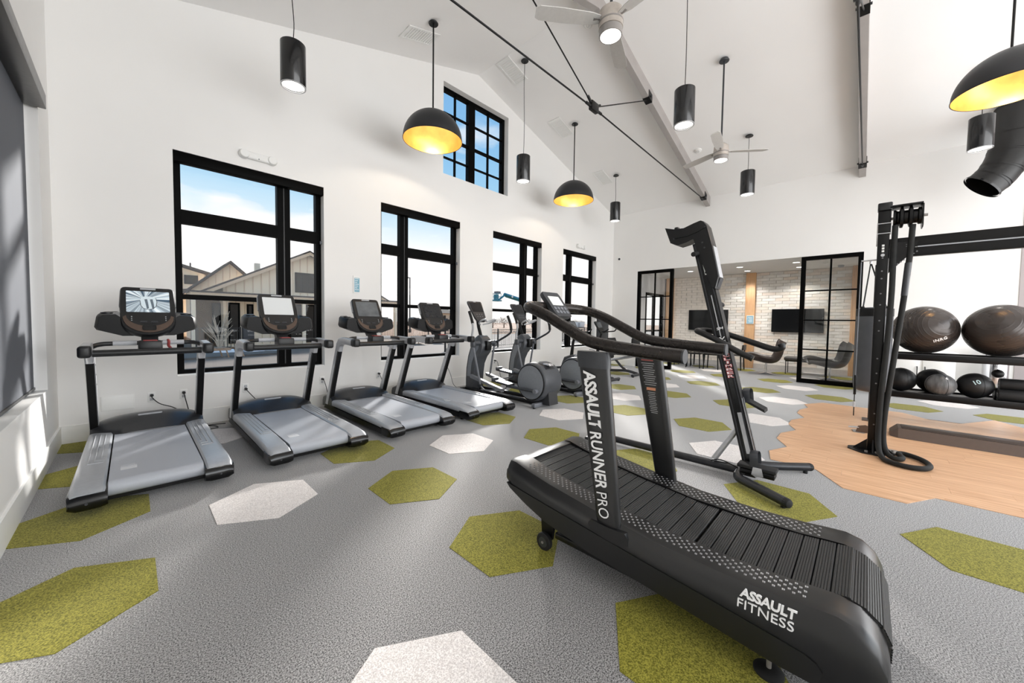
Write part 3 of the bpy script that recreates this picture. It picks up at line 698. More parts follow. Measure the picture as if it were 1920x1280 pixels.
        MB().cyl((low[0] - .04, low[1], low[2]), (low[0] + .04, low[1], low[2]), .03, 12).build('link_joint', DKG, t)
        MB().add([(sx * .235, .62, .30), (sx * .165, .62, .30), (sx * .165, -.22, .14), (sx * .235, -.22, .14), (sx * .235, .64, .36), (sx * .165, .64, .36), (sx * .165, -.20, .20), (sx * .235, -.20, .20)], [(0, 3, 2, 1), (4, 5, 6, 7), (0, 1, 5, 4), (1, 2, 6, 5), (2, 3, 7, 6), (3, 0, 4, 7)]).build('ramp_rail', RAMP, t, angle=0)
        py, pz = (-.28, .285) if ph < 0 else (.10, .40)
        pd = MB().add([(sx * .23 - .075, py - .18, pz), (sx * .23 + .075, py - .18, pz), (sx * .23 + .075, py + .22, pz + .03), (sx * .23 - .075, py + .22, pz + .03), (sx * .23 - .075, py - .18, pz + .035), (sx * .23 + .075, py - .18, pz + .035), (sx * .23 + .075, py + .22, pz + .065), (sx * .23 - .075, py + .22, pz + .065)], [(0, 3, 2, 1), (4, 5, 6, 7), (0, 1, 5, 4), (1, 2, 6, 5), (2, 3, 7, 6), (3, 0, 4, 7)]).build('pedal', DKG, t, angle=0)
        MB().rbox((sx * .23 - .08, py + .2, pz + .03), (sx * .23 + .08, py + .235, pz + .10), .012).build('toe_rim', EGREY, pd)
        MB().tube(curve([low, (sx * .285, low[1] - .15, low[2] - .06), (sx * .285, py + .0, pz - .09), (sx * .27, py - .1, pz - .03)], 5), 0.014, 8).build('link_arm', RAMP, t)
        MB().tube([(sx * .26, py - .1, pz - .005), (sx * .275, -1.02 if ph < 0 else -.72, .275 if ph < 0 else .50)], .024, 10).build('pedal_arm', DKG, t)
        MB().cyl((sx * .235, -1.02 if ph < 0 else -.72, .275 if ph < 0 else .50), (sx * .30, -1.02 if ph < 0 else -.72, .275 if ph < 0 else .50), .036, 14).build('crank_joint', MIDG, t)
    return t
el = make_elliptical('grey elliptical trainer beside the last treadmill, blank dark console', (4.65, 4.72, 0))
dup(el, (5.92, 4.80, 0), 'grey elliptical trainer in front of the third window, half hidden by the curved rail')

# ================================================================== exercise bikes by the last window
def make_bike(label, loc, rz):
    t = thing('recumbent_bike', label, 'exercise bike', loc, rz, 'exercise bikes in the far corner')
    for yy in (-.75, .55): MB().tube([(-.28, yy, .045), (.28, yy, .045)], .035, 12).build('floor_bar', DKG, t)
    for yy in (-.75, .55):
        for sx in (1, -1): MB().cyl((sx * .25, yy, 0), (sx * .25, yy, .03), .03, 10).build('levelling_foot', RUBBER, t)
    MB().tube(curve([(0, .55, .07), (0, .2, .08), (0, -.15, .10), (0, -.45, .12), (0, -.75, .07)], 4), .035, 12).build('main_tube', DKG, t)
    pr = [(.10, .12), (.05, .30), (.15, .50), (.35, .56), (.58, .48), (.66, .30), (.58, .14), (.35, .08)]
    MB().loft([[(x, .36 + (p[0] - .36) * k, .32 + (p[1] - .32) * k) for p in pr] for x, k in ((-.12, .88), (-.09, 1), (.09, 1), (.12, .88))]).build('drive_housing', DKG, t, angle=35)
    MB().tube([(0, .42, .52), (0, .38, .85), (0, .30, 1.12)], [.045, .035, .03], 12).build('mast', BLACK, t)
    F = frame((0, .26, 1.08), (1, 0, 0), (0, .25, .43))
    out = [(-.08, 0), (.08, 0), (.12, .08), (.14, .34), (.13, .37), (-.13, .37), (-.14, .34), (-.12, .08)]
    m = MB(); m.M = F; m.loft([[(p[0] * .9, p[1], -.05) for p in out], [(p[0], p[1], -.02) for p in out], [(p[0], p[1], 0) for p in out]]); hs = m.build('console', BLKP, t, angle=30)
    m = MB(); m.M = F; m.prism([(-.105, .17), (.105, .17), (.12, .345), (-.12, .345)], 0, .004, 'z'); m.build('screen', SCR_REFL, hs)
    MB().tube(curve([(-.05, .27, 1.10), (-.2, .20, 1.12), (-.24, .05, 1.14), (-.2, -.02, 1.2)], 5), .016, 10).build('handlebar', BLACK, t)
    MB().tube(curve([(.05, .27, 1.10), (.2, .20, 1.12), (.24, .05, 1.14), (.2, -.02, 1.2)], 5), .016, 10).build('handlebar', BLACK, t)
    MB().tube([(0, .10, .34), (0, -.68, .52)], .032, 10).build('seat_rail', SILV, t)
    MB().tube(curve([(0, -.12, .40), (0, -.30, .22), (0, -.42, .14)], 5), .03, 10).build('rail_strut', DKG, t)
    MB().rbox((-.21, -.66, .53), (.21, -.22, .62), .035, 3).build('seat', RUBBER, t)
    MB().loft([[(x, -.66 + dy, z) for x, dy in ((-w, 0), (-w * .6, -.03), (w * .6, -.03), (w, 0), (w, -.05), (w * .6, -.085), (-w * .6, -.085), (-w, -.05))] for z, w in ((.62, .18), (.75, .21), (.95, .19), (1.02, .12))]).build('backrest', RUBBER, t, angle=40)
    for sx in (1, -1):
        MB().tube(curve([(sx * .2, -.60, .56), (sx * .28, -.55, .60), (sx * .29, -.42, .72), (sx * .29, -.28, .74)], 5), .014, 8).build('side_grip', SILV, t)
        MB().tube([(sx * .12, .36, .30), (sx * .15, .30 - sx * .12, .30 + sx * .06)], .016, 8).build('crank', CHROME, t)
        MB().rbox((sx * .20 - .05, .24 - sx * .12, .28 + sx * .06), (sx * .20 + .05, .35 - sx * .12, .31 + sx * .06), .008).build('pedal', BLACK, t)
    return t
bk = make_bike('recumbent exercise bike in front of the fourth window, small console on a mast', (7.75, 4.95, 0), 0)
dup(bk, (9.0, 4.95, 0), 'recumbent exercise bike nearest the glazed panel, in the far corner')
bd = thing('wall_screen', 'tall dark grey panel on the window wall beside the last window', 'wall panel', (10.45, YN, .62))
MB().rbox((-.33, -.06, 0), (.33, -.002, 1.02), .02).build('panel_body', DKG, bd)
MB().rbox((-.33, -.064, .93), (.33, -.058, 1.02), .004).build('top_band', BLACK, bd)
# ================================================================== curved manual treadmill in the foreground
XR0, ZB = 2.05, None
def runner():
    t = thing('curved_treadmill', 'big black curved manual treadmill with slatted belt in the foreground', 'treadmill', (XR0, 0, 0))
    SHR = pm('shroud_satin', (18, 18, 19), .32, var=.06, bump=.05, bscale=500, spec=.5)
    SIDEB = pm('side_panel_black', (13, 13, 13), .42, var=.1)
    SLAT = pm('slat_rubber', (34, 34, 34), .55, var=.14, scale=60, bump=.3, bscale=240)
    def zb(y):
        P = [(-.10, .36), (.03, .360), (.2, .343), (.38, .334), (.65, .338), (1.0, .372), (1.3, .412), (1.60, .462), (1.7, .48)]
        for (a, za), (b, zb_) in zip(P, P[1:]):
            if y <= b or b == 1.7:
                s = (y - a) / (b - a); return za + (zb_ - za) * s
    # belt path for the slats: top curve, then round both ends
    path = [(y, zb(y)) for y in [1.575 - .01 * i for i in range(156)]]
    c0 = (.035, .22); R = .14
    path += [(c0[0] - R * math.sin(a), c0[1] + R * math.cos(a)) for a in [.02 + .05 * i for i in range(52)]]
    acc = 0; prev = path[0]; nxt = .03; pitch_ = .0605; slat_me = None
    for q in path[1:]:
        d = math.hypot(q[0] - prev[0], q[1] - prev[1]); acc += d
        if acc >= nxt:
            ty, tz = (q[0] - prev[0]) / d, (q[1] - prev[1]) / d
            if slat_me is None:
                m = MB(); m.add([(-.218, -.0275, -.016), (.218, -.0275, -.016), (.218, .0275, -.016), (-.218, .0275, -.016), (-.216, -.0275, -.002), (.216, -.0275, -.002), (.216, .0275, -.002), (-.216, .0275, -.002)], [(0, 3, 2, 1), (0, 1, 5, 4), (1, 2, 6, 5), (2, 3, 7, 6), (3, 0, 4, 7)])
                for k in range(6):
                    a = -.0275 + k * .00917; m.add([(-.216, a, -.002), (.216, a, -.002), (.216, a + .0012, .0008), (-.216, a + .0012, .0008), (.216, a + .0068, .0008), (-.216, a + .0068, .0008), (.216, a + .00917, -.002), (-.216, a + .00917, -.002)], [(0, 1, 2, 3), (3, 2, 4, 5), (5, 4, 6, 7)])
                o = m.build('slat', SLAT, t, angle=0, fix=False); slat_me = o.data
            else:
                o = bpy.data.objects.new('slat', slat_me); COL.objects.link(o); o.parent = t
            # local x -> x, local y -> -tangent, local z -> outward normal
            ny, nz = (tz, -ty); 
            mm = Matrix(((1, 0, 0), (0, -ty, -tz if False else tz), (0, -tz, -ty))).to_4x4()
            mm = Matrix(((1, 0, 0), (0, -ty, ny), (0, -tz, nz))).to_4x4(); mm.translation = (0, q[0], q[1]); o.matrix_local = mm
            nxt += pitch_
        prev = q
    # belt carcass under the slats
    P = [(y, zb(y) - .022) for y in (1.56, 1.3, 1.0, .65, .38, .2, .05)] + [(c0[0] - .118 * math.sin(a), c0[1] + .118 * math.cos(a)) for a in [.15 + .3 * i for i in range(9)]] + [(.3, .13), (.9, .16), (1.3, .22), (1.56, .36)]
    MB().prism(P, -.22, .22, 'x').build('belt_core', BLACK, t, angle=30)
    for sx in (1, -1):
        ST = [(1.645, .452, .375, .385, .93), (1.625, .478, .352, .370, .97), (1.57, .482, .315, .352, 1.0), (1.45, .452, .262, .338, 1.0), (1.30, .424, .212, .322, 1.0), (1.0, .384, .165, .292, 1.0), (.7, .352, .145, .262, 1.0), (.4, .345, .122, .236, 1.0), (.2, .352, .105, .217, 1.0), (.10, .362, .095, .205, 1.0), (.04, .366, .085, .16, 1.0), (-.02, .352, .09, .13, .995), (-.065, .315, .12, .15, .985), (-.09, .265, .17, .20, .965), (-.098, .23, .21, .22, .95)]
        rings = []
        for y, zt, zl, zm, k in ST:
            w = k
            rings.append([(sx * x * (1 if x < .3 else w), y, z) for x, z in ((.222, zt - .004), (.34, zt + .002), (.368, zt - .004), (.388, zt - .03), (.402, (zt * .45 + zm * .55)), (.408, zm), (.402, min(zm, (zm + zl) / 2)), (.392, zl), (.30, zl), (.222, zl + .01))])
        sh = MB().loft(rings).build('side_shroud', SHR, t, angle=38)
        # dark lower panel, proud of the shroud by a few millimetres
        PA = [(1.61, .352), (1.45, .334), (1.30, .318), (1.0, .288), (.7, .258), (.4, .232), (.2, .213), (.12, .204)]
        arc = [(.085, .190), (.068, .165), (.075, .135), (.10, .112)]
        PB = [(.2, .112), (.4, .128), (.7, .150), (1.0, .170), (1.30, .218), (1.45, .268), (1.58, .325)]
        rs = [[(sx * x, p[0], p[1]) for p in PA + arc + PB] for x in (.395, .413)]
        MB().loft(rs).build('side_panel', SIDEB, t, angle=20)
        # foot rail with raised studs
        V = MB()
        n = 44
        for i in range(n):
            y = 1.50 - i * (1.50 - .14) / (n - 1)
            for k in range(5):
                x = sx * (.246 + k * .0195); yy = y + (.008 if k % 2 else -.008); z = zb(yy) + .012 if False else None
                zt = None
                for (ya, za), (yb, zb2) in zip([(q[0], q[1]) for q in ST], [(q[0], q[1]) for q in ST][1:]):
                    if yb <= yy <= ya: zt = za + (zb2 - za) * (yy - ya) / (yb - ya); break
                z = zt - .004 + (abs(x) - .222) / .118 * .006
                V.add([(x - .007, yy - .006, z), (x + .007, yy - .004, z), (x + .007, yy + .006, z), (x - .007, yy + .004, z), (x, yy, z + .0035)], [(0, 1, 4), (1, 2, 4), (2, 3, 4), (3, 0, 4)])
        so = V.build('grip_studs', pm('grip_stud', (128, 128, 129), .3, var=.05), sh, angle=0, fix=False); so['kind'] = 'stuff'
        # blade posts
        po = []
        for z, yc, hw, th, xo in ((.30, .905, .062, .024, .372), (.33, .910, .066, .028, .372), (.60, .950, .074, .029, .362), (.95, 1.005, .084, .030, .350), (1.135, 1.035, .088, .031, .343)):
            po.append([(sx * xo + th * math.copysign(abs(math.cos(a)) ** .7, math.cos(a)), yc + hw * math.copysign(abs(math.sin(a)) ** .8, math.sin(a)), z) for a in [2 * PI * i / 24 for i in range(24)]])
        p = MB().loft(po).build('post', pm('post_black', (22, 22, 23), .36, var=.06, spec=.6), t, angle=40)
        cp = []
        for z, yc, hw, th, xo in ((1.130, 1.035, .093, .036, .343), (1.185, 1.045, .098, .037, .340), (1.215, 1.05, .090, .036, .338)):
            cp.append([(sx * xo + th * math.copysign(abs(math.cos(a)) ** .7, math.cos(a)), yc + hw * math.copysign(abs(math.sin(a)) ** .8, math.sin(a)), z) for a in [2 * PI * i / 24 for i in range(24)]])
        MB().loft(cp).build('post_collar', DKG, p, angle=40)
        MB().loft([[(sx * x, y, z) for x, y in ((.30, .80 - g), (.405, .81 - g), (.412, .90), (.405, 1.0 + g), (.30, 1.0 + g))] for z, g in ((.24, .03), (.325, .015), (.345, 0))]).build('post_socket', SHR, t, angle=30)
        if sx < 0: near_post = p; near_shroud = sh
        else: far_post = p
        # transport wheel at the front, levelling pad at the back
        wb = MB().prism([(1.29, .23), (1.40, .235), (1.385, .06), (1.345, .03), (1.315, .06)], sx * .30, sx * .325, 'x').build('wheel_fork', BLACK, t, angle=0)
        wh = MB().lathe([(.02, -.016), (.047, -.016), (.052, -.01), (.052, .01), (.047, .016), (.02, .016)], (sx * .345, 1.35, .052), 22, 'x').build('wheel', RUBBER, wb)
        MB().lathe([(.030, -.018), (.030, .018)], (sx * .345, 1.35, .052), 18, 'x').build('wheel_hub', DKG, wb)
        MB().cyl((sx * .30, 1.35, .052), (sx * .368, 1.35, .052), .008, 8).build('axle', STEEL, wb)
        MB().rbox((sx * .33 - .04, .20, .085), (sx * .33 + .04, .34, .13), .008).build('foot_bracket', BLACK, t)
        ft = MB().lathe([(.052, 0), (.052, .012), (.04, .02), (.016, .024)], (sx * .33, .23, 0), 20).build('levelling_foot', RUBBER, t)
        MB().cyl((sx * .33, .23, .02), (sx * .33, .23, .10), .009, 10).build('foot_stem', STEEL, ft)
        MB().tube([(sx * .36, -.02, .012), (sx * .36, -.02, .10)], .02, 10).build('rear_leg', BLACK, t)
    MB().prism([(1.56, .470), (1.62, .474), (1.655, .45), (1.66, .42), (1.63, .37), (1.58, .35), (1.56, .37)], -.224, .224, 'x').build('front_cover', SHR, t, angle=40)
    MB().rbox((-.38, .15, .125), (.38, 1.25, .16), .008).build('under_frame', BLACK, t)
    # one bent rail: two handles joined in a loop at the front
    half = [(-.335, .585, 1.222), (-.335, .80, 1.235), (-.335, .98, 1.252), (-.335, 1.09, 1.275), (-.335, 1.22, 1.335), (-.335, 1.36, 1.402), (-.33, 1.47, 1.443), (-.30, 1.545, 1.462), (-.22, 1.585, 1.470), (-.08, 1.60, 1.472)]
    pts = half + [(-x, y, z) for x, y, z in reversed(half)]
    rl = MB().tube(curve(pts, 5), .033, 18).build('handrail', pm('rail_bronze_black', (46, 42, 40), .28, metal=.6, var=.05), t, angle=40)
    for sx in (1, -1): MB().lathe([(.0335, -.004), (.0335, .004), (.028, .007)] if True else [], (sx * .335, .583, 1.222), 18, 'y').build('rail_plug', DKG, rl)
    # console
    F = frame((0, 1.49, 1.425), (1, 0, 0), (0, .13, .16))
    out = [(-.075, -.02), (.075, -.02), (.088, .02), (.092, .17), (.084, .195), (-.084, .195), (-.092, .17), (-.088, .02)]
    m = MB(); m.M = F; m.loft([[(p[0] * .9, p[1], -.035) for p in out], [(p[0], p[1], -.02) for p in out], [(p[0], p[1], 0) for p in out]]); co = m.build('console', DKG, t, angle=30)
    m = MB(); m.M = F; m.prism(rrect(-.06, .075, .06, .155, .005), 0, .003, 'z'); m.build('screen', em('lcd_pale', (205, 208, 204), .25), co)
    for k in range(8):
        m = MB(); m.M = F; m.prism(rrect(-.055 + .037 * (k % 4) - .013, .005 + .032 * (k // 4), -.055 + .037 * (k % 4) + .013, .028 + .032 * (k // 4), .004), 0, .003, 'z'); m.build('button', MIDG, co)
    MB().rbox((-.05, 1.555, 1.40), (.05, 1.62, 1.475), .01).build('console_mount', BLACK, t)
    # lettering
    ax = Vector((0, -(1.035 - .910), -(1.135 - .33))).normalized()   # reads down the near post
    q = Vector((0, 1, 0)); q = (q - ax * q.dot(ax)).normalized()
    xf = -.372 - .0295
    def pt(z, xo): return (-xo - .0292, .910 + (z - .33) * (.125 / .805), z)
    up = Vector((0, -1, 0)); up = (up - ax * up.dot(ax)).normalized()
    axx = Vector((.0, ax.y, ax.z))
    def fr_(z, dy=0):
        xo = .372 - (z - .33) * (.029 / .805); p = pt(z, xo); f = frame((p[0] - .0045, p[1] + dy, p[2]), axx, up); return f
    text('lettering', 'ASSAULT', .098, fr_(.966, .012), WHITEINK, near_post, .035, shear=.15, spacing=.95, fit=(.312, .072))
    text('lettering', 'RUNNER', .088, fr_(.664, .008), WHITEINK, near_post, .018, shear=.1, fit=(.288, .066))
    text('lettering', 'PRO', .082, fr_(.442, .006), WHITEINK, near_post, -.004, fit=(.128, .058))
    # maker's name low on the near side
    a = Vector((0, -1, 0))
    text('lettering', 'ASSAULT', .066, frame((-.3965, .234, .318), a, Vector((0.010, 0, .054))), WHITEINK, near_shroud, .03, extrude=.004, shear=.08, spacing=.95, fit=(.180, .034))
    text('lettering', 'FITNESS', .064, frame((-.4050, .240, .277), a, Vector((0.010, 0, .054))), WHITEINK, near_shroud, -.004, extrude=.004, fit=(.178, .032))
    # warning label on the inner face of the far post: lines of print too small to read
    lb = MB(); o2 = MB(); ink = MB()
    def zy(z): return .910 + (z - .33) * (.125 / .805)
    def quad(mb, z, dy, w, h, off=.0): 
        xo = .372 - (z - .33) * (.029 / .805) - .0305 - off
        mb.box((xo - .0006, zy(z) + dy - w / 2, z - h / 2), (xo, zy(z) + dy + w / 2, z + h / 2))
    for k in range(11): quad(ink, 1.105 - .014 * k, .004, .085 - .012 * (k % 3), .0035)
    for k in range(12): quad(ink, .915 - .012 * k, .004, .05 - .008 * (k % 2), .0035)
    ink.build('label_print', pm('label_ink', (170, 170, 170), .5), far_post, angle=0, fix=False)
    quad(o2, .938, .004, .06, .018); o2.build('warning_label', pm('label_orange', (206, 140, 104), .5), far_post, angle=0)
    quad(lb, 1.128, .004, .08, .012); lb.build('warning_label', pm('label_red', (170, 84, 78), .5), far_post, angle=0)
    return t
runner()
# ================================================================== vertical climber
def climber():
    X = 3.80
    t = thing('vertical_climber', 'tall leaning black vertical climber with bent handlebars behind the curved treadmill', 'climbing machine', (X, .66, 0))
    CB = pm('climber_black', (15, 15, 16), .36, var=.1, spec=.4); TU = pm('climber_tube', (46, 47, 50), .34, metal=.3, var=.08)
    MB().tube([(0, .0, .055), (0, .6, .052), (.0, 1.62, .05)], .036, 14).build('base_tube', TU, t)
    MB().rbox((-.16, 1.58, .01), (.16, 1.66, .045), .012).build('end_foot', DKG, t)
    for nm, pts in (('left', [(-.02, .10, .07), (-.12, .11, .055), (-.20, .085, .055), (-.25, .02, .055), (-.33, -.10, .055), (-.455, -.285, .055)]), ('right', [(.05, .12, .07), (.14, .11, .055), (.22, .085, .055), (.28, .02, .055), (.36, -.10, .055), (.56, -.325, .055)])):
        c = curve(pts, 5); l = MB().tube(c, .036, 14).build('leg', TU, t)
        e_ = c[-1]; MB().lathe([(.0365, -.02), (.0365, 0), (.030, .014), (.012, .022)], (0, 0, 0), 14).build('end_cap', RUBBER, l).matrix_local = Matrix.Translation(e_) @ (c[-1] - c[-2]).to_track_quat('Z', 'Y').to_matrix().to_4x4()
        MB().cyl((e_[0] * .93, e_[1] + .03, 0), (e_[0] * .93, e_[1] + .03, .03), .018, 10).build('levelling_foot', RUBBER, l)
    # inclined post: a long box in its own frame, v along the post
    P0, P1 = Vector((0, .02, .10)), Vector((0, .515, 2.14)); vv = (P1 - P0).normalized(); L = (P1 - P0).length
    Fp = Matrix((Vector((1, 0, 0)), vv, Vector((1, 0, 0)).cross(vv))).transposed().to_4x4(); Fp.translation = P0   # x side, y up the post, z = x cross v: towards the user
    m = MB(); m.M = Fp; m.box((-.052, 0, -.060), (.052, L, .045)); po = m.build('post', CB, t, angle=0)
    for sx in (1, -1):
        for zz in (-.040, .028):
            m = MB(); m.M = Fp; m.box((sx * .052, .02, zz - .004), (sx * .056, L * .99, zz + .004)); m.build('track_lip', DKG, po, angle=0)
        m = MB(); m.M = Fp; m.box((sx * .0522, .02, -.02), (sx * .0535, L * .99, .012)); m.build('track', BLKG, po, angle=0)
    m = MB(); m.M = Fp; m.box((-.0575, .14, -.010), (-.0535, .50, .022)); m.build('slider', SILV, po, angle=0)
    m = MB(); m.M = Fp; m.box((-.0575, 1.18, -.004), (-.0535, 1.58, .004)); m.build('track_strip', SILV, po, angle=0)
    m = MB(); m.M = Fp; m.box((-.058, 1.78, -.012), (-.0535, 2.09, .020)); pl = m.build('plate', WHITEP, po, angle=0)
    for v in (1.80, 1.92, 2.06):
        m = MB(); m.M = Fp; m.cyl((-.0615, v, .004), (-.0575, v, .004), .012, 10); m.build('bolt', BLACK, pl)
    for xx in (-.03, .03):
        m = MB(); m.M = Fp; m.box((xx - .003, .15, .0452), (xx + .003, .62, .0475)); m.build('front_line', LTG, po, angle=0)
    # hand pegs on the carriages
    m = MB(); m.M = Fp; m.cyl((-.055, 2.00, -.03), (-.135, 1.985, -.05), .022, 12); m.build('hand_peg', RUBBER, t)
    m = MB(); m.M = Fp; m.cyl((.055, 1.50, .02), (.15, 1.49, .02), .022, 12); m.build('hand_peg', RUBBER, t)
    # foot plates with straps
    for sx, v in ((-1, .05), (1, .56)):
        c = P0 + vv * v
        if sx < 0:
            fp = MB().rbox((-.17, c.y - .20, c.z - .01), (-.045, c.y + .08, c.z + .02), .008).build('foot_plate', RUBBER, t)
            MB().rbox((-.16, c.y - .19, c.z - .06), (-.05, c.y + .06, c.z - .015), .008).build('plate_bracket', BLACK, fp)
            MB().prism([(c.y - .10, c.z + .02), (c.y - .115, c.z - .045), (c.y - .06, c.z - .06), (c.y - .03, c.z - .045), (c.y - .04, c.z + .02)], -.1745, -.171, 'x').build('hinge_plate', SILV, fp, angle=0)
        else:
            fp = MB().add([(.06, c.y + .02, c.z + .05), (.20, c.y + .02, c.z + .05), (.20, c.y - .19, c.z - .05), (.06, c.y - .19, c.z - .05), (.06, c.y + .025, c.z + .075), (.20, c.y + .025, c.z + .075), (.20, c.y - .185, c.z - .025), (.06, c.y - .185, c.z - .025)], [(0, 3, 2, 1), (4, 5, 6, 7), (0, 1, 5, 4), (1, 2, 6, 5), (2, 3, 7, 6), (3, 0, 4, 7)]).build('foot_plate', RUBBER, t, angle=0)
        x0, x1 = (-.17, -.045) if sx < 0 else (.06, .20)
        st_ = curve([(x0, c.y - .05, c.z + .02), (x0, c.y - .04, c.z + .11), ((x0 + x1) / 2, c.y - .035, c.z + .14), (x1, c.y - .04, c.z + .11), (x1, c.y - .05, c.z + .02)], 5)
        MB().tube(st_, .03, 8, sx=.12, sy=1.0).build('strap', DKG, fp)
    MB().tube([(0, .155, .42), (0, .345, .085)], [.022, .026], 12).build('brace', SILV, t)
    # bent handlebars: one tube through the post, hooked grips
    n = [(-.10, .05, 1.085), (-.105, .14, 1.125), (-.11, .30, 1.215), (-.12, .42, 1.275), (-.10, .485, 1.30), (-.04, .50, 1.305), (.0, .49, 1.305)]
    f = [(.0, .49, 1.305), (.06, .45, 1.305), (.13, .32, 1.28), (.15, .12, 1.215), (.15, -.03, 1.165), (.15, -.10, 1.155), (.15, -.13, 1.175), (.15, -.12, 1.205)]
    hb = MB().tube(curve(n + f[1:], 5), .027, 14).build('handlebar', CB, t)
    MB().cyl((-.10, .052, 1.085), (-.10, .035, 1.077), .028, 16).build('grip_plug', BLKG, hb)
    # head housing
    H = [(.834, 2.321), (.776, 2.164), (.706, 2.132), (.628, 2.148), (.560, 2.175), (.50, 2.00), (.420, 1.80), (.381, 1.70), (.353, 1.693), (.330, 1.80), (.393, 2.09), (.446, 2.283), (.475, 2.325), (.502, 2.340), (.56, 2.325), (.652, 2.293), (.743, 2.296)]
    hd = MB().loft([[(x, .6 + (p[0] - .6) * k, 2.1 + (p[1] - 2.1) * k) for p in H] for x, k in ((-.075, .985), (-.06, 1), (.06, 1), (.075, .985))]).build('head_housing', CB, t, angle=30)
    MB().rbox((-.03, .72, 2.29), (.03, .76, 2.325), .012).build('knob', BLKP, hd)
    MB().prism([(.326, 1.80), (.332, 1.80), (.395, 2.09), (.389, 2.09)], -.055, .055, 'x').build('display', LTG, hd, angle=0)
    MB().prism([(.346, 1.71), (.322, 1.79), (.330, 1.79), (.355, 1.71)], -.05, .05, 'x').build('display_base', DKG, hd, angle=0)
    MB().tube([(-.0765, .45, 2.27), (-.0765, .52, 2.235), (-.0765, .62, 2.205), (-.0765, .74, 2.20)], .004, 6).build('seam', BLKG, hd)
    for yy, zz in ((.46, 2.27), (.74, 2.20), (.48, 2.13), (.46, 2.08)): MB().cyl((-.075, yy, zz), (-.079, yy, zz), .008, 8).build('screw', DKG, hd)
    # lettering down the front of the post
    RED = pm('red_print', (206, 62, 66), .5)
    def tf(v, zl=.008, off=0.0):           # on the near side face: text x towards the user, text up along the post
        o = Fp @ Vector((-.0578 - off, v, zl)); ax = Fp.to_3x3()
        return frame(tuple(o), ax @ Vector((0, 0, 1)), ax @ Vector((0, 1, 0)))
    text('lettering', 'SM', .060, tf(1.264), WHITEINK, po, .012, shear=.1, fit=(.056, .024))
    for k, ch in enumerate('VERSACLIMBER'):
        v = 1.172 - .0316 * k
        if k < 5: text('lettering', ch, .066, tf(v), WHITEINK, po, .02, fit=(.050 if ch != 'I' else .016, .024))
        else:
            text('lettering', ch, .066, tf(v), RED, po, .045, extrude=.0004, fit=(.054 if ch != 'I' else .024, .027))
            text('lettering', ch, .066, tf(v, off=.0008), WHITEINK, po, .0, extrude=.0004, fit=(.048 if ch != 'I' else .016, .021))
    MB().tube(curve([(-.06, .12, .09), (-.10, .25, .14), (-.08, .34, .11), (-.02, .30, .09), (.0, .22, .09)], 6), .005, 6).build('wire', BLACK, t)
climber()

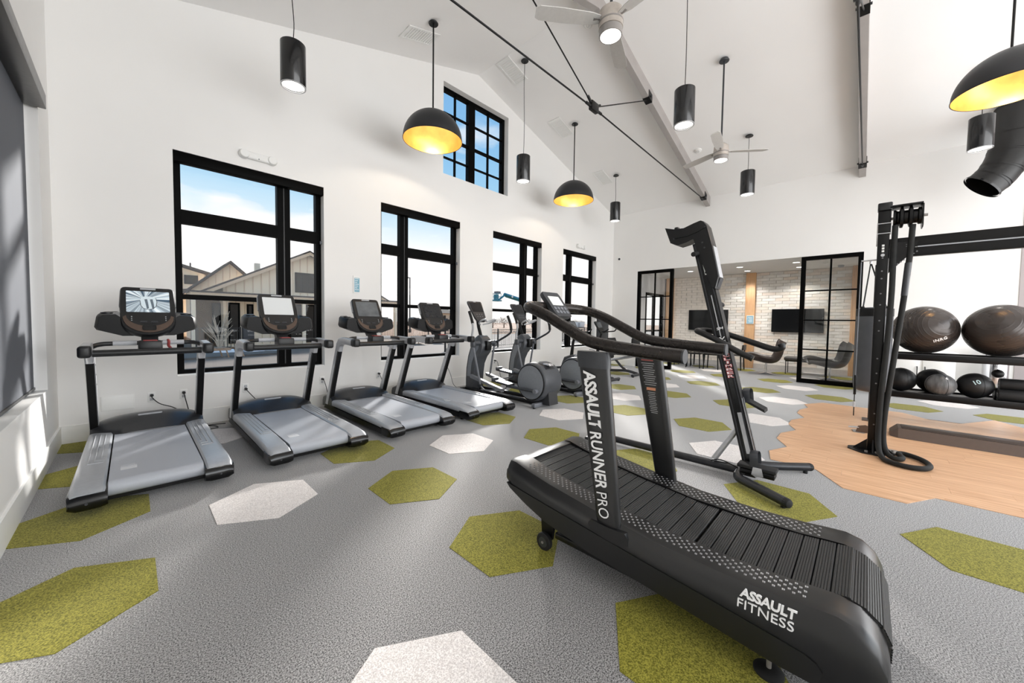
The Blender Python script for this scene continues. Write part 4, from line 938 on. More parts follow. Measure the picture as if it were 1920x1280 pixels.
# ================================================================== training rig with rope pulley
def rig():
    X, Y = 5.65, -.088
    t = thing('training_rig', 'black steel training rig with pulley drum and long crossbeam on the wood floor', 'training rig', (X, Y, 0))
    RB = pm('rig_black', (9, 9, 10), .35, var=.12, spec=.3)
    po = MB().rbox((-.045, -.045, .012), (.045, .045, 2.36), .006).build('upright', RB, t)
    hl = pm('hole_steel', (120, 120, 122), .4, metal=.6)
    for z in (.30, .42, .75, .86, 1.02, 1.32, 1.43, 1.60, 1.72, 1.88, 1.96, 2.10):
        MB().cyl((-.0462, .0, z), (-.0445, .0, z), .008, 8).build('hole', hl, po)
    for z in (2.16, 2.19, 2.22): MB().rbox((-.049, -.010, z), (-.0445, .010, z + .022), .002).build('slot', WHITEP, po)
    MB().cyl((-.0495, 0, 2.13), (-.0445, 0, 2.13), .016, 12).build('pin', SILV, po)
    MB().rbox((-.05, -.052, 2.36), (.05, .052, 2.46), .006).build('sleeve', RB, t)
    MB().rbox((-.045, -.05, 2.47), (.05, .05, 2.60), .006).build('head_block', RB, t)
    MB().rbox((-.06, -.056, 2.60), (.05, .056, 2.685), .012).build('head_cap', BLKG, t)
    for z in (2.462, 2.357): MB().box((-.052, -.054, z), (.052, .054, z + .007)).build('joint_plate', SILV, t, angle=0)
    MB().rbox((-.052, .046, 2.24), (.052, .054, 2.48), .004).build('back_plate', STEEL, t)
    # foot: plate with two gussets
    MB().prism([(-.22, .08), (-.10, .20), (.0, .20), (.10, .10), (.10, -.10), (-.02, -.19), (-.22, -.04)], .002, .014, 'z').build('base_plate', RB, t, angle=0)
    for sy in (1, -1): MB().prism([(sy * .046, .014), (sy * .16, .014), (sy * .046, .13)], -.035, -.023, 'x').build('gusset', RB, t, angle=0)
    MB().prism([(-.05, .014), (-.17, .014), (-.05, .13)], -.006, .006, 'y').build('gusset', RB, t, angle=0)
    MB().rbox((.02, -.20, .004), (.16, -.10, .014), .002).build('floor_plate', STEEL, t)
    for p in ((-.16, .05), (-.15, -.03), (.06, -.16)): MB().cyl((p[0], p[1], .012), (p[0], p[1], .03), .014, 8).build('bolt', STEEL, t)
    # pulley drum, axis along y
    dm = MB().lathe([(.07, 0), (.085, .0), (.085, .02), (.07, .028), (.07, .055), (.105, .065), (.105, .085), (.07, .095), (.07, .12), (.105, .13), (.105, .15), (.07, .16), (.07, .17), (.085, .185), (.085, .20), (.07, .20)], (0, 0, 0), 28, 'y')
    do = dm.build('pulley_drum', RB, t, angle=40); do.location = (-.01, -.265, 2.51)
    MB().rbox((-.10, -.272, 2.615), (.09, -.05, 2.632), .004).build('drum_cover', RB, t)
    MB().prism([(-.10, 2.40), (-.09, 2.615), (.09, 2.615), (.10, 2.42), (.05, 2.38), (-.06, 2.38)], -.278, -.270, 'y').build('drum_cheek', RB, t, angle=0)
    MB().cyl((-.01, -.31, 2.51), (-.01, -.05, 2.51), .014, 10).build('drum_axle', STEEL, t)
    # crossbeam: two stacked channels
    MB().rbox((-.04, -3.4, 2.198), (.04, -.045, 2.295), .004).build('beam', RB, t)
    MB().rbox((-.04, -3.4, 2.100), (.04, -.045, 2.186), .004).build('beam', RB, t)
    MB().box((-.034, -3.4, 2.186), (.034, -.25, 2.198)).build('beam_seam', LTG, t, angle=0)
    g = MB().prism([(-.046, 1.93), (-.046, 2.25), (-.26, 2.25), (-.20, 2.12)], -.052, -.046, 'x').build('corner_plate', RB, t, angle=0)
    for k in range(9):
        yy = -.07 - .022 * k; MB().cyl((-.0535, yy, 1.985 + .0195 * k), (-.0515, yy, 1.985 + .0195 * k), .007, 8).build('hole', hl, g)
    for k in range(6): MB().cyl((-.0535, -.17 - .022 * (k % 3), 2.20 + .02 * (k // 3)), (-.0515, -.17 - .022 * (k % 3), 2.20 + .02 * (k // 3)), .004, 6).build('hole', hl, g)
    # hook arm to the left and boom behind carrying the bag
    MB().tube([(0, .045, 2.09), (0, .10, 2.09), (0, .165, 2.088)], .008, 8).build('hook_arm', SILV, t)
    MB().rbox((-.03, -.03, 2.245), (1.84, .03, 2.31), .006).build('boom', RB, t)
    MB().tube([(.50, 0, 2.25), (.04, 0, 1.75)], .022, 10).build('boom_brace', RB, t)
    # rear post so that the boom stands on the floor at both ends
    MB().rbox((1.76, -.04, .012), (1.84, .04, 2.245), .006).build('rear_upright', RB, t)
    MB().rbox((1.68, -.10, .003), (1.92, .10, .014), .003).build('base_plate', BRONZE, t)
    MB().prism([(.80, .07), (.80, .17), (.92, .19), (1.0, .12), (.92, .03)], .003, .012, 'z').build('base_plate', STEEL, t, angle=0)
    an = MB().prism([(.03, .012), (.15, .012), (.13, .09), (.06, .11), (.03, .10)], .82, .83, 'x').build('anchor_bracket', BRONZE, t, angle=0)
    MB().tube([(.83, .12, .07), (.83, .20, .06), (.83, .22, .06)], .012, 8).build('anchor_pin', SILV, t)
    return t
rig()
# rope: down from the drum, a loop on the floor, and back up
A = [(5.60, -.17, 2.43), (5.59, -.168, 2.1), (5.58, -.168, 1.69), (5.57, -.155, 1.2), (5.56, -.135, .75), (5.545, -.125, .40), (5.53, -.125, .18), (5.44, -.135, .06), (5.30, -.16, .031), (5.20, -.20, .031), (5.14, -.31, .031), (5.17, -.42, .031), (5.27, -.475, .031), (5.40, -.475, .031), (5.52, -.435, .031), (5.61, -.36, .031), (5.63, -.305, .031), (5.58, -.285, .031), (5.45, -.305, .031), (5.37, -.285, .032), (5.37, -.235, .035), (5.47, -.19, .055), (5.56, -.165, .16), (5.575, -.165, .40), (5.58, -.19, .75), (5.59, -.225, 1.2), (5.60, -.262, 1.69), (5.60, -.285, 2.1), (5.60, -.295, 2.42)]
rp = thing('training_rope', 'thick black pull rope hanging from the pulley drum, looped on the wood floor', 'rope', (5.6, -.2, 0))
MB().tube([p - Vector((5.6, -.2, 0)) for p in curve(A, 6)], .024, 12).build('rope', pm('rope_black', (20, 21, 20), .8, var=.2, scale=120, bump=.4, bscale=200), rp)
MB().tube([(0, -.062, 1.69), (0, -.072, 1.9), (0, -.079, 2.03)], .0265, 12).build('rope_sleeve', DKG, rp)
# hanging strap with metal ends
hs = thing('hanging_strap', 'thin strap with a clip hanging from the hook left of the rig post', 'strap', (5.65, .078, 0))
MB().tube([(0, -.002, 2.075), (0, 0, 1.3), (0, .0, .80)], .006, 6).build('webbing', MIDG, hs)
MB().rbox((-.012, -.012, .60), (.012, .012, .82), .006).build('clip', BLACK, hs)
MB().tube([(0, 0, .60), (0, 0, .36)], .005, 6).build('tail', BLACK, hs)
MB().tube([(0, 0, .52), (0, 0, .46)], .012, 8).build('ferrule', SILV, hs)

# heavy bag
bg_ = thing('punching_bag', 'black heavy punching bag hanging behind the rig post', 'punching bag', (6.9, -.06, 0))
BAGM = pm('bag_leather', (70, 73, 78), .38, var=.1, scale=8, bump=.35, bscale=9)  # black leather made lighter to stand in for its glossy highlights
MB().lathe([(1e-5, .50), (.13, .50), (.172, .53), (.18, .60), (.182, 1.0), (.18, 1.50), (.172, 1.58), (.15, 1.615), (.09, 1.62), (1e-5, 1.62)], n=36).build('bag_body', BAGM, bg_, angle=50)
MB().lathe([(.1805, .0), (.184, .0), (.184, .10), (.1805, .10)], (0, 0, 1.50), 36, 'z', True).build('top_band', BLACK, bg_)
for k in range(4):
    a = PI / 4 + PI / 2 * k; MB().tube([(.165 * math.cos(a), .165 * math.sin(a), 1.58), (0, .06, 2.22)], .008, 6).build('strap', BLACK, bg_)
    MB().rbox((.165 * math.cos(a) - .02, .165 * math.sin(a) - .02, 1.545), (.165 * math.cos(a) + .02, .165 * math.sin(a) + .02, 1.63), .006).build('strap_loop', BLACK, bg_)
MB().tube([(0, .06, 2.20), (0, .06, 2.25)], .014, 8).build('swivel', SILV, bg_)

# step platform
sp_ = thing('step_platform', 'long low bronze step platform lying on the wood floor behind the rig', 'step platform', (6.62, -.26, 0))
MB().loft([[(x0, y, .005), (x1, y, .005), (x1 - k, y, z), (x0 + k, y, z)] for y, x0, x1, k, z in ((.01, -.03, .23, .02, .05), (-.06, -.10, .30, .05, .115), (-1.30, -.10, .30, .05, .115), (-1.37, -.03, .23, .02, .05))]).build('deck', BRONZE, sp_, angle=15)
MB().rbox((-.03, -1.27, .113), (.23, -.09, .122), .004).build('top_mat', pm('mat_brown', (66, 54, 47), .4, var=.1), sp_)

# ================================================================== ball rack
rk = thing('ball_rack', 'two-tier black storage rack holding exercise balls on the right', 'storage rack', (7.9, -.22, 0))
for z in (.445, .99):
    MB().rbox((-.26, -1.95, z - .088), (-.22, .03, z), .004).build('shelf_rail', BLACK, rk)
    MB().rbox((.22, -1.95, z - .06), (.26, .03, z), .004).build('shelf_rail', BLACK, rk)
    MB().box((-.22, -1.93, z - .035), (.22, .01, z - .022)).build('shelf', BLKP, rk, angle=0)
    MB().box((-.262, -1.95, z - .008), (-.259, .03, z - .001)).build('shelf_trim', DKG, rk, angle=0)
for yy in (.0, -1.92):
    for xx in (-.24, .24): MB().rbox((xx - .02, yy - .02, .01), (xx + .02, yy + .02, 1.12), .004).build('post', BLACK, rk)
    MB().rbox((-.28, yy - .025, .002), (.28, yy + .025, .03), .006).build('foot_bar', BLACK, rk)
GB = pm('gym_ball_rubber', (66, 60, 57), .27, var=.08, scale=3, metal=.35, spec=.6)
_n = GB.node_tree.nodes; _l = GB.node_tree.links; _w = _n.new('ShaderNodeTexWave'); _w.bands_direction = 'X'; _w.inputs['Scale'].default_value = 11; _w.inputs['Distortion'].default_value = 0
_t = _n.new('ShaderNodeTexCoord'); _l.new(_t.outputs['Object'], _w.inputs['Vector'])
_p = _n.new('ShaderNodeMath'); _p.operation = 'POWER'; _p.inputs[1].default_value = 8; _l.new(_w.outputs['Fac'], _p.inputs[0])
_b = _n.new('ShaderNodeBump'); _b.inputs['Strength'].default_value = .35; _b.inputs['Distance'].default_value = .004; _l.new(_p.outputs[0], _b.inputs['Height']); _l.new(_b.outputs[0], _n['Principled BSDF'].inputs['Normal'])
def gym_ball(label, y, r, rot):
    b = thing('exercise_ball', label, 'exercise ball', (7.9, y, .992 + r), 0, 'large exercise balls on the top shelf')
    n = 60; prof = [(max(r * math.sin(PI * i / n), 1e-6), -r * math.cos(PI * i / n)) for i in range(n + 1)]
    o = MB().lathe(prof, n=64, ax='x').build('ball', GB, b, angle=60); o.rotation_euler = rot
    v = Vector((.3, -.9, .3)).normalized()
    o2 = MB().cyl(tuple(v * r * .995), tuple(v * (r + .006)), .014, 12).build('valve', BLACK, b)
    return b
b1 = gym_ball('large dark exercise ball with white letters on the top shelf', -.585, .335, (0, .25, .5))
gym_ball('large dark ribbed exercise ball at the right picture edge', -1.262, .340, (0, .5, -.4))
# letters wrapped on the ball: each glyph tangent to the surface, on the side facing the treadmills
def on_ball(parent, c, r, items, d0, upv, size, mat, bold):
    d0 = Vector(d0).normalized(); u = Vector(upv); u = (u - d0 * u.dot(d0)).normalized(); x = u.cross(d0)
    for ch, off in items:
        d = (d0 + x * (off / r)).normalized(); xx = (x - d * x.dot(d)).normalized(); uu = d.cross(xx)
        text('lettering', ch, size, frame(tuple(Vector(c) + d * (r + .0035)), xx, uu), mat, parent, bold, extrude=.002)
on_ball(b1, (0, 0, 0), .335, (('i', -.062), ('N', -.030), ('R', .012), ('G', .054)), (-.80, -.36, -.36), (-.1, .42, 1), .056, WHITEINK, .03)
def med_ball(label, x, y, r, mat, txt=None):
    b = thing('medicine_ball', label, 'medicine ball', (x, y, .424 + r), 0, 'medicine balls on the lower shelf')
    MB().sphere((0, 0, 0), r, 40, 24).build('ball', mat, b, angle=60)
    for a in (0, PI / 2):
        MB().tube([((r + .0006) * math.cos(w) * math.cos(a + .4), (r + .0006) * math.cos(w) * math.sin(a + .4), (r + .0006) * math.sin(w)) for w in [2 * PI * i / 40 for i in range(40)]], .0018, 4, closed=True).build('seam', BLACK, b)
    return b
MBK = pm('medicine_ball_black', (28, 28, 29), .5, var=.12, scale=20, bump=.2, bscale=150)
MBG = pm('medicine_ball_marbled', (98, 98, 99), .42, var=.45, scale=9, stretch=(1, 3, 1))
med_ball('black medicine ball at the left end of the lower shelf, behind the ropes', 7.90, -.38, .168, MBK)
med_ball('black medicine ball half hidden behind the grey marbled one', 8.06, -.70, .168, MBK)
mg = med_ball('grey marbled medicine ball in the middle of the lower shelf', 7.745, -.752, .150, MBG)
m10 = med_ball('black medicine ball marked 10 on the lower shelf', 7.87, -1.065, .166, MBK)
on_ball(m10, (0, 0, 0), .166, (('1', -.017), ('0', .019)), (-.93, .05, .33), (-.1, .45, 1), .075, pm('pale_blue_print', (196, 220, 224), .5), .02)
on_ball(mg, (0, 0, 0), .150, (('6', 0),), (-.75, -.30, .72), (.3, 0, 1), .05, WHITEINK, .02)
sb = thing('small_ball', 'small black ball resting above the rollers on the lower shelf', 'ball', (8.02, -1.272, .76))
MB().sphere((0, 0, 0), .056, 24, 14).build('ball', MBK, sb, angle=60)
MB().lathe([(.012, .052), (.012, .058)], n=10).build('valve', LTG, sb)
FR = pm('foam_black', (30, 30, 31), .6, var=.2, scale=60, bump=.3, bscale=180)
for (x, y, z, r, lb) in ((7.77, -1.24, .424 + .078, .078, 'black foam roller at the front of the lower shelf'), (7.95, -1.235, .424 + .078, .078, 'black foam roller lying behind the front roller'), (7.86, -1.26, .424 + .213, .078, 'black foam roller stacked on top of two others')):
    f = thing('foam_roller', lb, 'foam roller', (x, y, z), 0, 'foam rollers on the lower shelf')
    MB().lathe([(.03, 0), (.074, 0), (.078, -.006), (.078, -.60), (.074, -.606), (.03, -.606)], n=28, ax='y').build('foam', FR, f)
    MB().lathe([(.018, .001), (.031, .001), (.031, -.607), (.018, -.607)], n=18, ax='y', close=True).build('core', DKG, f)

# beyond the rack, by the far wall
cb = thing('white_cabinet', 'low white cabinet by the far wall seen between the rack shelves', 'cabinet', (10.62, -.75, 0))
MB().rbox((-.28, -.42, .03), (.40, .42, .86), .01).build('body', WHITEP, cb)
MB().rbox((-.31, -.45, .86), (.43, .45, .90), .006).build('top', WHITEP, cb)
MB().rbox((-.30, .02, .12), (-.275, .40, .80), .006).build('door', TRIMW, cb)
MB().rbox((-.30, -.40, .12), (-.275, -.02, .80), .006).build('door', TRIMW, cb)
for yy in (.05, -.05): MB().tube([(-.30, yy, .40), (-.325, yy, .42), (-.325, yy, .60), (-.30, yy, .62)], .007, 8).build('handle', BLACK, cb)
MB().rbox((-.26, -.40, 0), (.38, .40, .03), .004).build('plinth', DKG, cb)
cn = thing('steel_bin', 'tall polished steel bin on a round base behind the ball rack', 'waste bin', (10.75, -1.67, 0))
MB().lathe([(.17, 0), (.19, .008), (.19, .03), (.17, .045), (.12, .05)], n=36).build('base_ring', CHROME, cn)
MB().lathe([(.145, .045), (.15, .06), (.15, .90), (.145, .915)], n=36).build('body', CHROME, cn)
MB().lathe([(.15, .915), (.155, .92), (.155, .96), (.13, .985), (.05, .99)], n=36).build('lid', BLACK, cn)
# ================================================================== things hung from the ceiling
LAMPW = em('lamp_lens', (255, 252, 244), 6.0)
BULB = em('bulb_warm', (255, 226, 180), 8.0)
def dome(label, x, y):
    zr, zt = 4.19, 4.635; zc = ceil_z(x)
    t = thing('dome_pendant', label, 'pendant lamp', (x, y, zr), 0, 'black dome pendants lined with gold')
    n = 20; R, H = .457, .445
    MB().lathe([(R * math.cos(a), H * math.sin(a)) for a in [PI / 2 * i / n for i in range(n)]] + [(.012, H)], n=56, caps=False).build('shade', pm('shade_black', (30, 31, 34), .42, var=.08, bump=.06, bscale=60), t, angle=50)
    MB().lathe([((R - .006) * math.cos(a), (H - .010) * math.sin(a)) for a in [PI / 2 * i / n for i in range(n)]] + [(.004, H - .010)], n=56, caps=False).build('gold_lining', GOLD, t, angle=50)
    MB().lathe([(R - .006, -.002), (R + .003, -.002), (R + .003, .006), (R - .006, .006)], n=56, close=True).build('rim', BLACK, t)
    MB().cyl((0, 0, H - .005), (0, 0, zc - zr - .01), .012, 10).build('rod', BLACK, t)
    MB().cyl((0, 0, H - .01), (0, 0, H + .03), .022, 12).build('collar', BLACK, t)
    MB().lathe([(.07, 0), (.075, .01), (.06, .03)], (0, 0, zc - zr - .045), 24).build('canopy', BLACK, t)
    MB().cyl((0, 0, H - .11), (0, 0, H - .012), .022, 12).build('socket', BLACK, t)
    MB().sphere((0, 0, H - .16), .05, 20, 12).build('bulb', BULB, t)
    p = light('pendant_glow', 'POINT', (x, y, zr + .22), 24, (1.0, .88, .70), shadow_soft_size=.05); p.parent = t; p.location = (0, 0, .20)
    return t
dome('black dome pendant with gold lining hanging in front of the high gable window', 3.36, 5.03)
dome('black dome pendant with gold lining hanging over the ellipticals', 7.21, 5.03)
dome('black dome pendant with gold lining cut by the right picture edge', 7.28, -1.10)
def can(label, x, y, cable=True):
    z0, z1 = 4.13, 4.62; zc = ceil_z(x)
    t = thing('cylinder_pendant', label, 'pendant lamp', (x, y, z0), 0, 'black cylinder downlights on cables')
    MB().lathe([(.117, .03), (.117, 0), (.131, 0), (.134, .004), (.134, z1 - z0 - .006), (.128, z1 - z0), (.005, z1 - z0)], n=40, caps=False).build('body', pm('can_black', (14, 15, 17), .24, var=.1, coat=.3), t, angle=40)
    MB().lathe([(.118, -.004), (.134, -.004), (.134, .006), (.118, .006)], n=40, close=True).build('rim', SILV, t)
    MB().lathe([(1e-5, .018), (.116, .018), (.116, .012), (1e-5, .012)], n=32).build('lens', LAMPW, t)
    MB().tube(curve([(0, 0, z1 - z0), (.012, 0, (z1 - z0) + .3 * (zc - z1)), (-.008, 0, (z1 - z0) + .7 * (zc - z1)), (0, 0, zc - z0 - .01)], 5), .005, 6).build('cable', BLACK, t)
    MB().lathe([(.07, 0), (.075, .01), (.06, .03)], (0, 0, zc - z0 - .045), 24).build('canopy', BLACK, t)
    p = light('downlight', 'SPOT', (0, 0, 0), 42, (1, .95, .88), spot_size=math.radians(95), spot_blend=.7, shadow_soft_size=.11); p.parent = t; p.location = (0, 0, -.02)
    return t
can('black cylinder pendant lamp above the second treadmill, leftmost of the cylinders', 1.40, 5.03)
can('grey-black cylinder pendant lamp right of the gable window', 5.44, 5.0)
can('small distant cylinder pendant lamp in the far corner beyond the second dome', 9.21, 5.05)
can('black cylinder pendant lamp high beside the sloping beam', 5.42, 1.95)
can('black cylinder pendant lamp right of the small ceiling fan', 9.18, 1.95)
can('black cylinder pendant lamp in front of the black duct', 9.2, -1.15)
FANM = pm('fan_nickel', (190, 182, 174), .38, metal=.5, var=.06); BLADE = pm('fan_blade', (196, 194, 191), .6, var=.04)
def fan(label, x, y, a0):
    z0 = 4.22; zc = ceil_z(x)
    t = thing('ceiling_fan', label, 'ceiling fan', (x, y, z0), 0, 'ceiling fans with round lights')
    MB().lathe([(.105, .065), (.118, .07), (.118, .17), (.112, .24), (.075, .275), (.02, .29)], n=36).build('motor_housing', FANM, t, angle=40)
    MB().lathe([(.119, .118), (.121, .120), (.121, .132), (.119, .134)], n=36, close=True).build('band', STEEL, t)
    MB().lathe([(.109, .0), (.113, .004), (.113, .065), (.105, .065)], n=36).build('light_ring', STEEL, t)
    MB().lathe([(1e-5, -.016), (.07, -.012), (.100, .0), (.108, .008), (.108, .012), (1e-5, .012)], n=36).build('light_lens', LAMPW, t, angle=60)
    MB().cyl((0, 0, .28), (0, 0, zc - z0 - .01), .014, 10).build('downrod', DKG, t)
    MB().lathe([(.075, 0), (.08, .012), (.06, .05)], (0, 0, zc - z0 - .065), 24).build('canopy', DKG, t)
    for k in range(3):
        a = a0 + 2 * PI * k / 3; m = MB()
        m.loft([[(r, -w, z - .012), (r, w, z + .012), (r, w, z + .020), (r, -w, z - .004)] for r, w, z in ((.11, .035, .15), (.2, .06, .15), (.5, .075, .152), (.72, .07, .155), (.76, .045, .156))])
        b = m.build('blade', BLADE, t, angle=30); b.rotation_euler = (0, 0, a)
        MB().rbox((.09, -.02, .146), (.18, .02, .156), .003).build('blade_iron', STEEL, b)
    p = light('fan_light', 'SPOT', (0, 0, 0), 36, (1, .96, .9), spot_size=math.radians(140), spot_blend=.6, shadow_soft_size=.1); p.parent = t; p.location = (0, 0, -.03)
fan('ceiling fan with glowing round light at the top edge, in front of the beam', 3.38, 1.95, .35)
fan('ceiling fan with round light on a long rod right of the sloping beam', 7.21, 1.95, -.9)

def vent(label, x, y):
    t = thing('ceiling_vent', label, 'air vent', (x, y, ceil_z(x) - .003), 0, 'white air vents on the ceiling slope')
    t.rotation_euler = (0, math.atan(SL) if x > RIDGE else -math.atan(SL), 0)
    a, b = .30, .17
    m = MB().box((-a, -b, -.012), (a, -b + .035, 0)).box((-a, b - .035, -.012), (a, b, 0)).box((-a, -b + .035, -.012), (-a + .035, b - .035, 0)).box((a - .035, -b + .035, -.012), (a, b - .035, 0))
    m.build('frame', WHITEP, t, angle=0)
    MB().box((-a + .03, -b + .03, -.003), (a - .03, b - .03, -.001)).build('duct_back', WHITEP, t, angle=0)
    for k in range(12):
        xx = -a + .05 + k * (2 * a - .10) / 11; MB().box((xx - .014, -b + .035, -.010), (xx + .010, b - .035, -.005)).build('slat', WHITEP, t, angle=0)
vent('white air vent left of the first dome pendant rod', 3.37, 5.43)
vent('white air vent near the ridge beside the second pendant canopy', 5.50, 5.40)
vent('white air vent left of the second dome pendant rod', 7.18, 5.41)
vent('white air vent in the far corner beside the last pendant canopy', 9.18, 5.44)
def disc(name, label, cat, loc, r, h, mat, tilt=0.0):
    t = thing(name, label, cat, loc); t.rotation_euler = (0, tilt, 0)
    MB().lathe([(.01, -h), (r * .7, -h), (r, -h * .5), (r, 0)], n=28).build('cover', mat, t)
    MB().lathe([(r * .3, -h - .002), (r * .36, -h - .002), (r * .36, -h + .004), (r * .3, -h + .004)], n=20, close=True).build('ring', LTG, t)
disc('smoke_detector', 'white smoke detector on the ceiling left of the upper fan', 'smoke detector', (5.52, 3.62, ceil_z(5.52)), .075, .04, WHITEP, math.atan(SL))
disc('smoke_detector', 'white smoke detector on the ceiling slope left of the small fan', 'smoke detector', (9.2, 2.97, ceil_z(9.2)), .075, .03, WHITEP, math.atan(SL))

# black duct with an open elbow, high on the right
dt = thing('air_duct', 'large black spiral air duct ending in an open elbow high on the right', 'air duct', (10.15, -1.55, 0))
DUCT = pm('duct_black', (9, 9, 9), .42, var=.1)
pth = curve([(.10, -.10, 5.02), (.05, -.08, 4.70), (.0, -.05, 4.40), (-.02, .0, 4.15), (-.04, .10, 3.92), (-.06, .24, 3.76)], 4)
segs = [(0, 5), (5, 9), (9, 13), (13, 17), (17, 21)]
for a, b in ((0, 7), (6, 11), (10, 15), (14, 18), (17, 21)):
    q = pth[a:b]; MB().tube(q, .245, 36, caps=False).build('duct_section', DUCT, dt, angle=40)
    MB().tube([q[0], q[0] + (q[1] - q[0]).normalized() * .025], .250, 36, caps=False).build('duct_joint', DUCT, dt)
e_ = pth[-1]; dn = (pth[-1] - pth[-2]).normalized()
MB().tube([e_ - dn * .01, e_ + dn * .02], .262, 36, caps=False).build('duct_flange', BLKG, dt)
MB().tube([p + Vector((0, 0, 0)) for p in pth[-8:]], .238, 36, caps=False).build('duct_lining', BLACK, dt, fix=False)

# ================================================================== on the walls
def em_light(label, x):
    t = thing('emergency_light', label, 'emergency light', (x, YN, 3.56), 0, 'white emergency lights on the window wall')
    MB().rbox((-.14, -.05, -.05), (.14, -.001, .05), .022, 3).build('body', WHITEP, t)
    for sx in (1, -1):
        MB().lathe([(.06, 0), (.062, -.02), (.05, -.06), (.046, -.062)], (sx * .16, -.008, 0), 24, 'y').build('lamp_head', WHITEP, t)
        MB().lathe([(.012, -.063), (.042, -.063), (.044, -.060)], (sx * .16, -.008, 0), 20, 'y').build('lens', WHITEP, t)
    MB().lathe([(.006, -.052), (.008, -.050)], (0, 0, -.03), 10, 'y').build('test_button', MIDG, t)
em_light('white twin-head emergency light above the wide left window', 1.256); em_light('white twin-head emergency light above the fourth window', 9.14)
sg = thing('notice', 'small blue and white notice hung between the first two windows', 'notice', (2.60, YN, 1.945))
MB().box((-.052, -.012, -.14), (.052, -.004, .14)).build('board', WHITEP, sg, angle=0)
MB().box((-.036, -.0132, -.125), (.048, -.012, .105)).build('blue_panel', pm('notice_blue', (120, 170, 190), .5), sg, angle=0)
m = MB()
for k in range(7): m.box((-.028, -.0142, .085 - .03 * k), (.036 - .012 * (k % 3), -.0132, .097 - .03 * k))
m.build('print', pm('notice_ink', (214, 228, 232), .5), sg, angle=0)
def outlet(label, x, z=.41):
    t = thing('wall_outlet', label, 'outlet', (x, YN, z), 0, 'white outlets under the windows')
    MB().rbox((-.037, -.007, -.06), (.037, -.0005, .06), .004).build('plate', WHITEP, t)
    for zz in (-.024, .024): MB().rbox((-.018, -.009, zz - .016), (.018, -.006, zz + .016), .003).build('socket', LTG, t)
    return t
for x, lb in ((.155, 'white wall outlet right of the blank panel, behind the first treadmill'), (.44, 'white wall outlet close to the first treadmill right upright'), (1.075, 'white wall outlet seen through the second treadmill'), (2.06, 'white wall outlet left of the third treadmill'), (2.98, 'white wall outlet between the third and fourth treadmills')): outlet(lb, x)
outlet('white wall outlet behind the two ellipticals', 5.75, .45); outlet('white wall outlet right of the fourth treadmill', 4.35, .46)
wp = thing('access_panel', 'blank white access panel low on the wall behind the first treadmill', 'access panel', (-.12, YN, .385))
MB().rbox((-.13, -.012, -.085), (.13, -.001, .085), .004).build('cover', WHITEP, wp)
MB().rbox((-.12, -.014, -.075), (.12, -.011, .075), .002).build('lid', TRIMW, wp)
CORD = pm('cord_black', (22, 22, 23), .6)
def cord(label, pts, plug=True):
    t = thing('power_cord', label, 'power cord', pts[0], 0, 'treadmill power cords')
    o = Vector(pts[0]); MB().tube([p - o for p in curve(pts, 6)], .005, 6).build('cable', CORD, t)
    MB().cyl((0, .004, 0), (0, -.035, 0), .016, 10).build('plug', CORD, t)
cord('black cord from the outlet behind the first treadmill to its hood', [(.155, 6.085, .435), (.16, 6.02, .41), (.22, 5.99, .34), (.32, 5.97, .29), (.38, 5.90, .25), (.40, 5.84, .20)])
cord('black cord running down from the outlet by the first treadmill upright', [(.44, 6.085, .43), (.45, 6.04, .36), (.48, 6.04, .2), (.50, 6.02, .05), (.58, 5.95, .012), (.70, 5.85, .012), (.72, 5.72, .012), (.60, 5.72, .012), (.55, 5.84, .012), (.66, 5.92, .012), (.82, 5.88, .012)])
cord('black cord from the outlet seen through the second treadmill', [(1.075, 6.085, .40), (1.08, 6.0, .38), (1.15, 5.97, .28), (1.2, 5.93, .22), (1.25, 5.83, .2)])
cord('black cord from the outlet left of the third treadmill', [(2.06, 6.085, .43), (2.07, 6.03, .40), (2.10, 6.0, .25), (2.12, 5.97, .08), (2.2, 5.9, .012), (2.3, 5.8, .03)])
cord('black cord from the outlet between the third and fourth treadmills', [(2.98, 6.085, .43), (2.99, 6.03, .38), (3.04, 6.0, .2), (3.08, 5.95, .05), (3.15, 5.9, .012), (3.3, 5.85, .03)])
cord('black cord hanging from the outlet right of the fourth treadmill', [(4.35, 6.085, .48), (4.37, 6.0, .44), (4.42, 5.95, .28), (4.45, 5.9, .1), (4.5, 5.8, .012), (4.4, 5.72, .012), (4.3, 5.8, .012)])
cord('black cord from the outlet behind the ellipticals to the floor', [(5.75, 6.085, .47), (5.77, 6.02, .45), (5.82, 6.0, .25), (5.85, 5.95, .05), (5.9, 5.85, .04)])
wc = thing('wall_camera', 'small round camera high on the far wall beside the fourth window', 'camera', (XF, 5.87, 3.43))
MB().lathe([(.055, 0), (.055, -.02), (.045, -.028)], n=24, ax='x').build('base', WHITEP, wc)
MB().lathe([(.036, -.02), (.034, -.045), (.02, -.06), (.004, -.066)], n=20, ax='x').build('dome', DKG, wc)
fb = thing('floor_box', 'square metal floor outlet cover in the carpet behind the curved treadmill', 'floor box', (3.52, 2.13, 0))
MB().rbox((-.13, -.13, -.002), (.13, .13, .008), .004).build('cover', STEEL, fb)
MB().rbox((-.09, -.09, .007), (.09, .09, .011), .003).build('lid', LTG, fb)
MB().rbox((-.05, -.02, .010), (.05, .02, .013), .002).build('flap', DKG, fb)

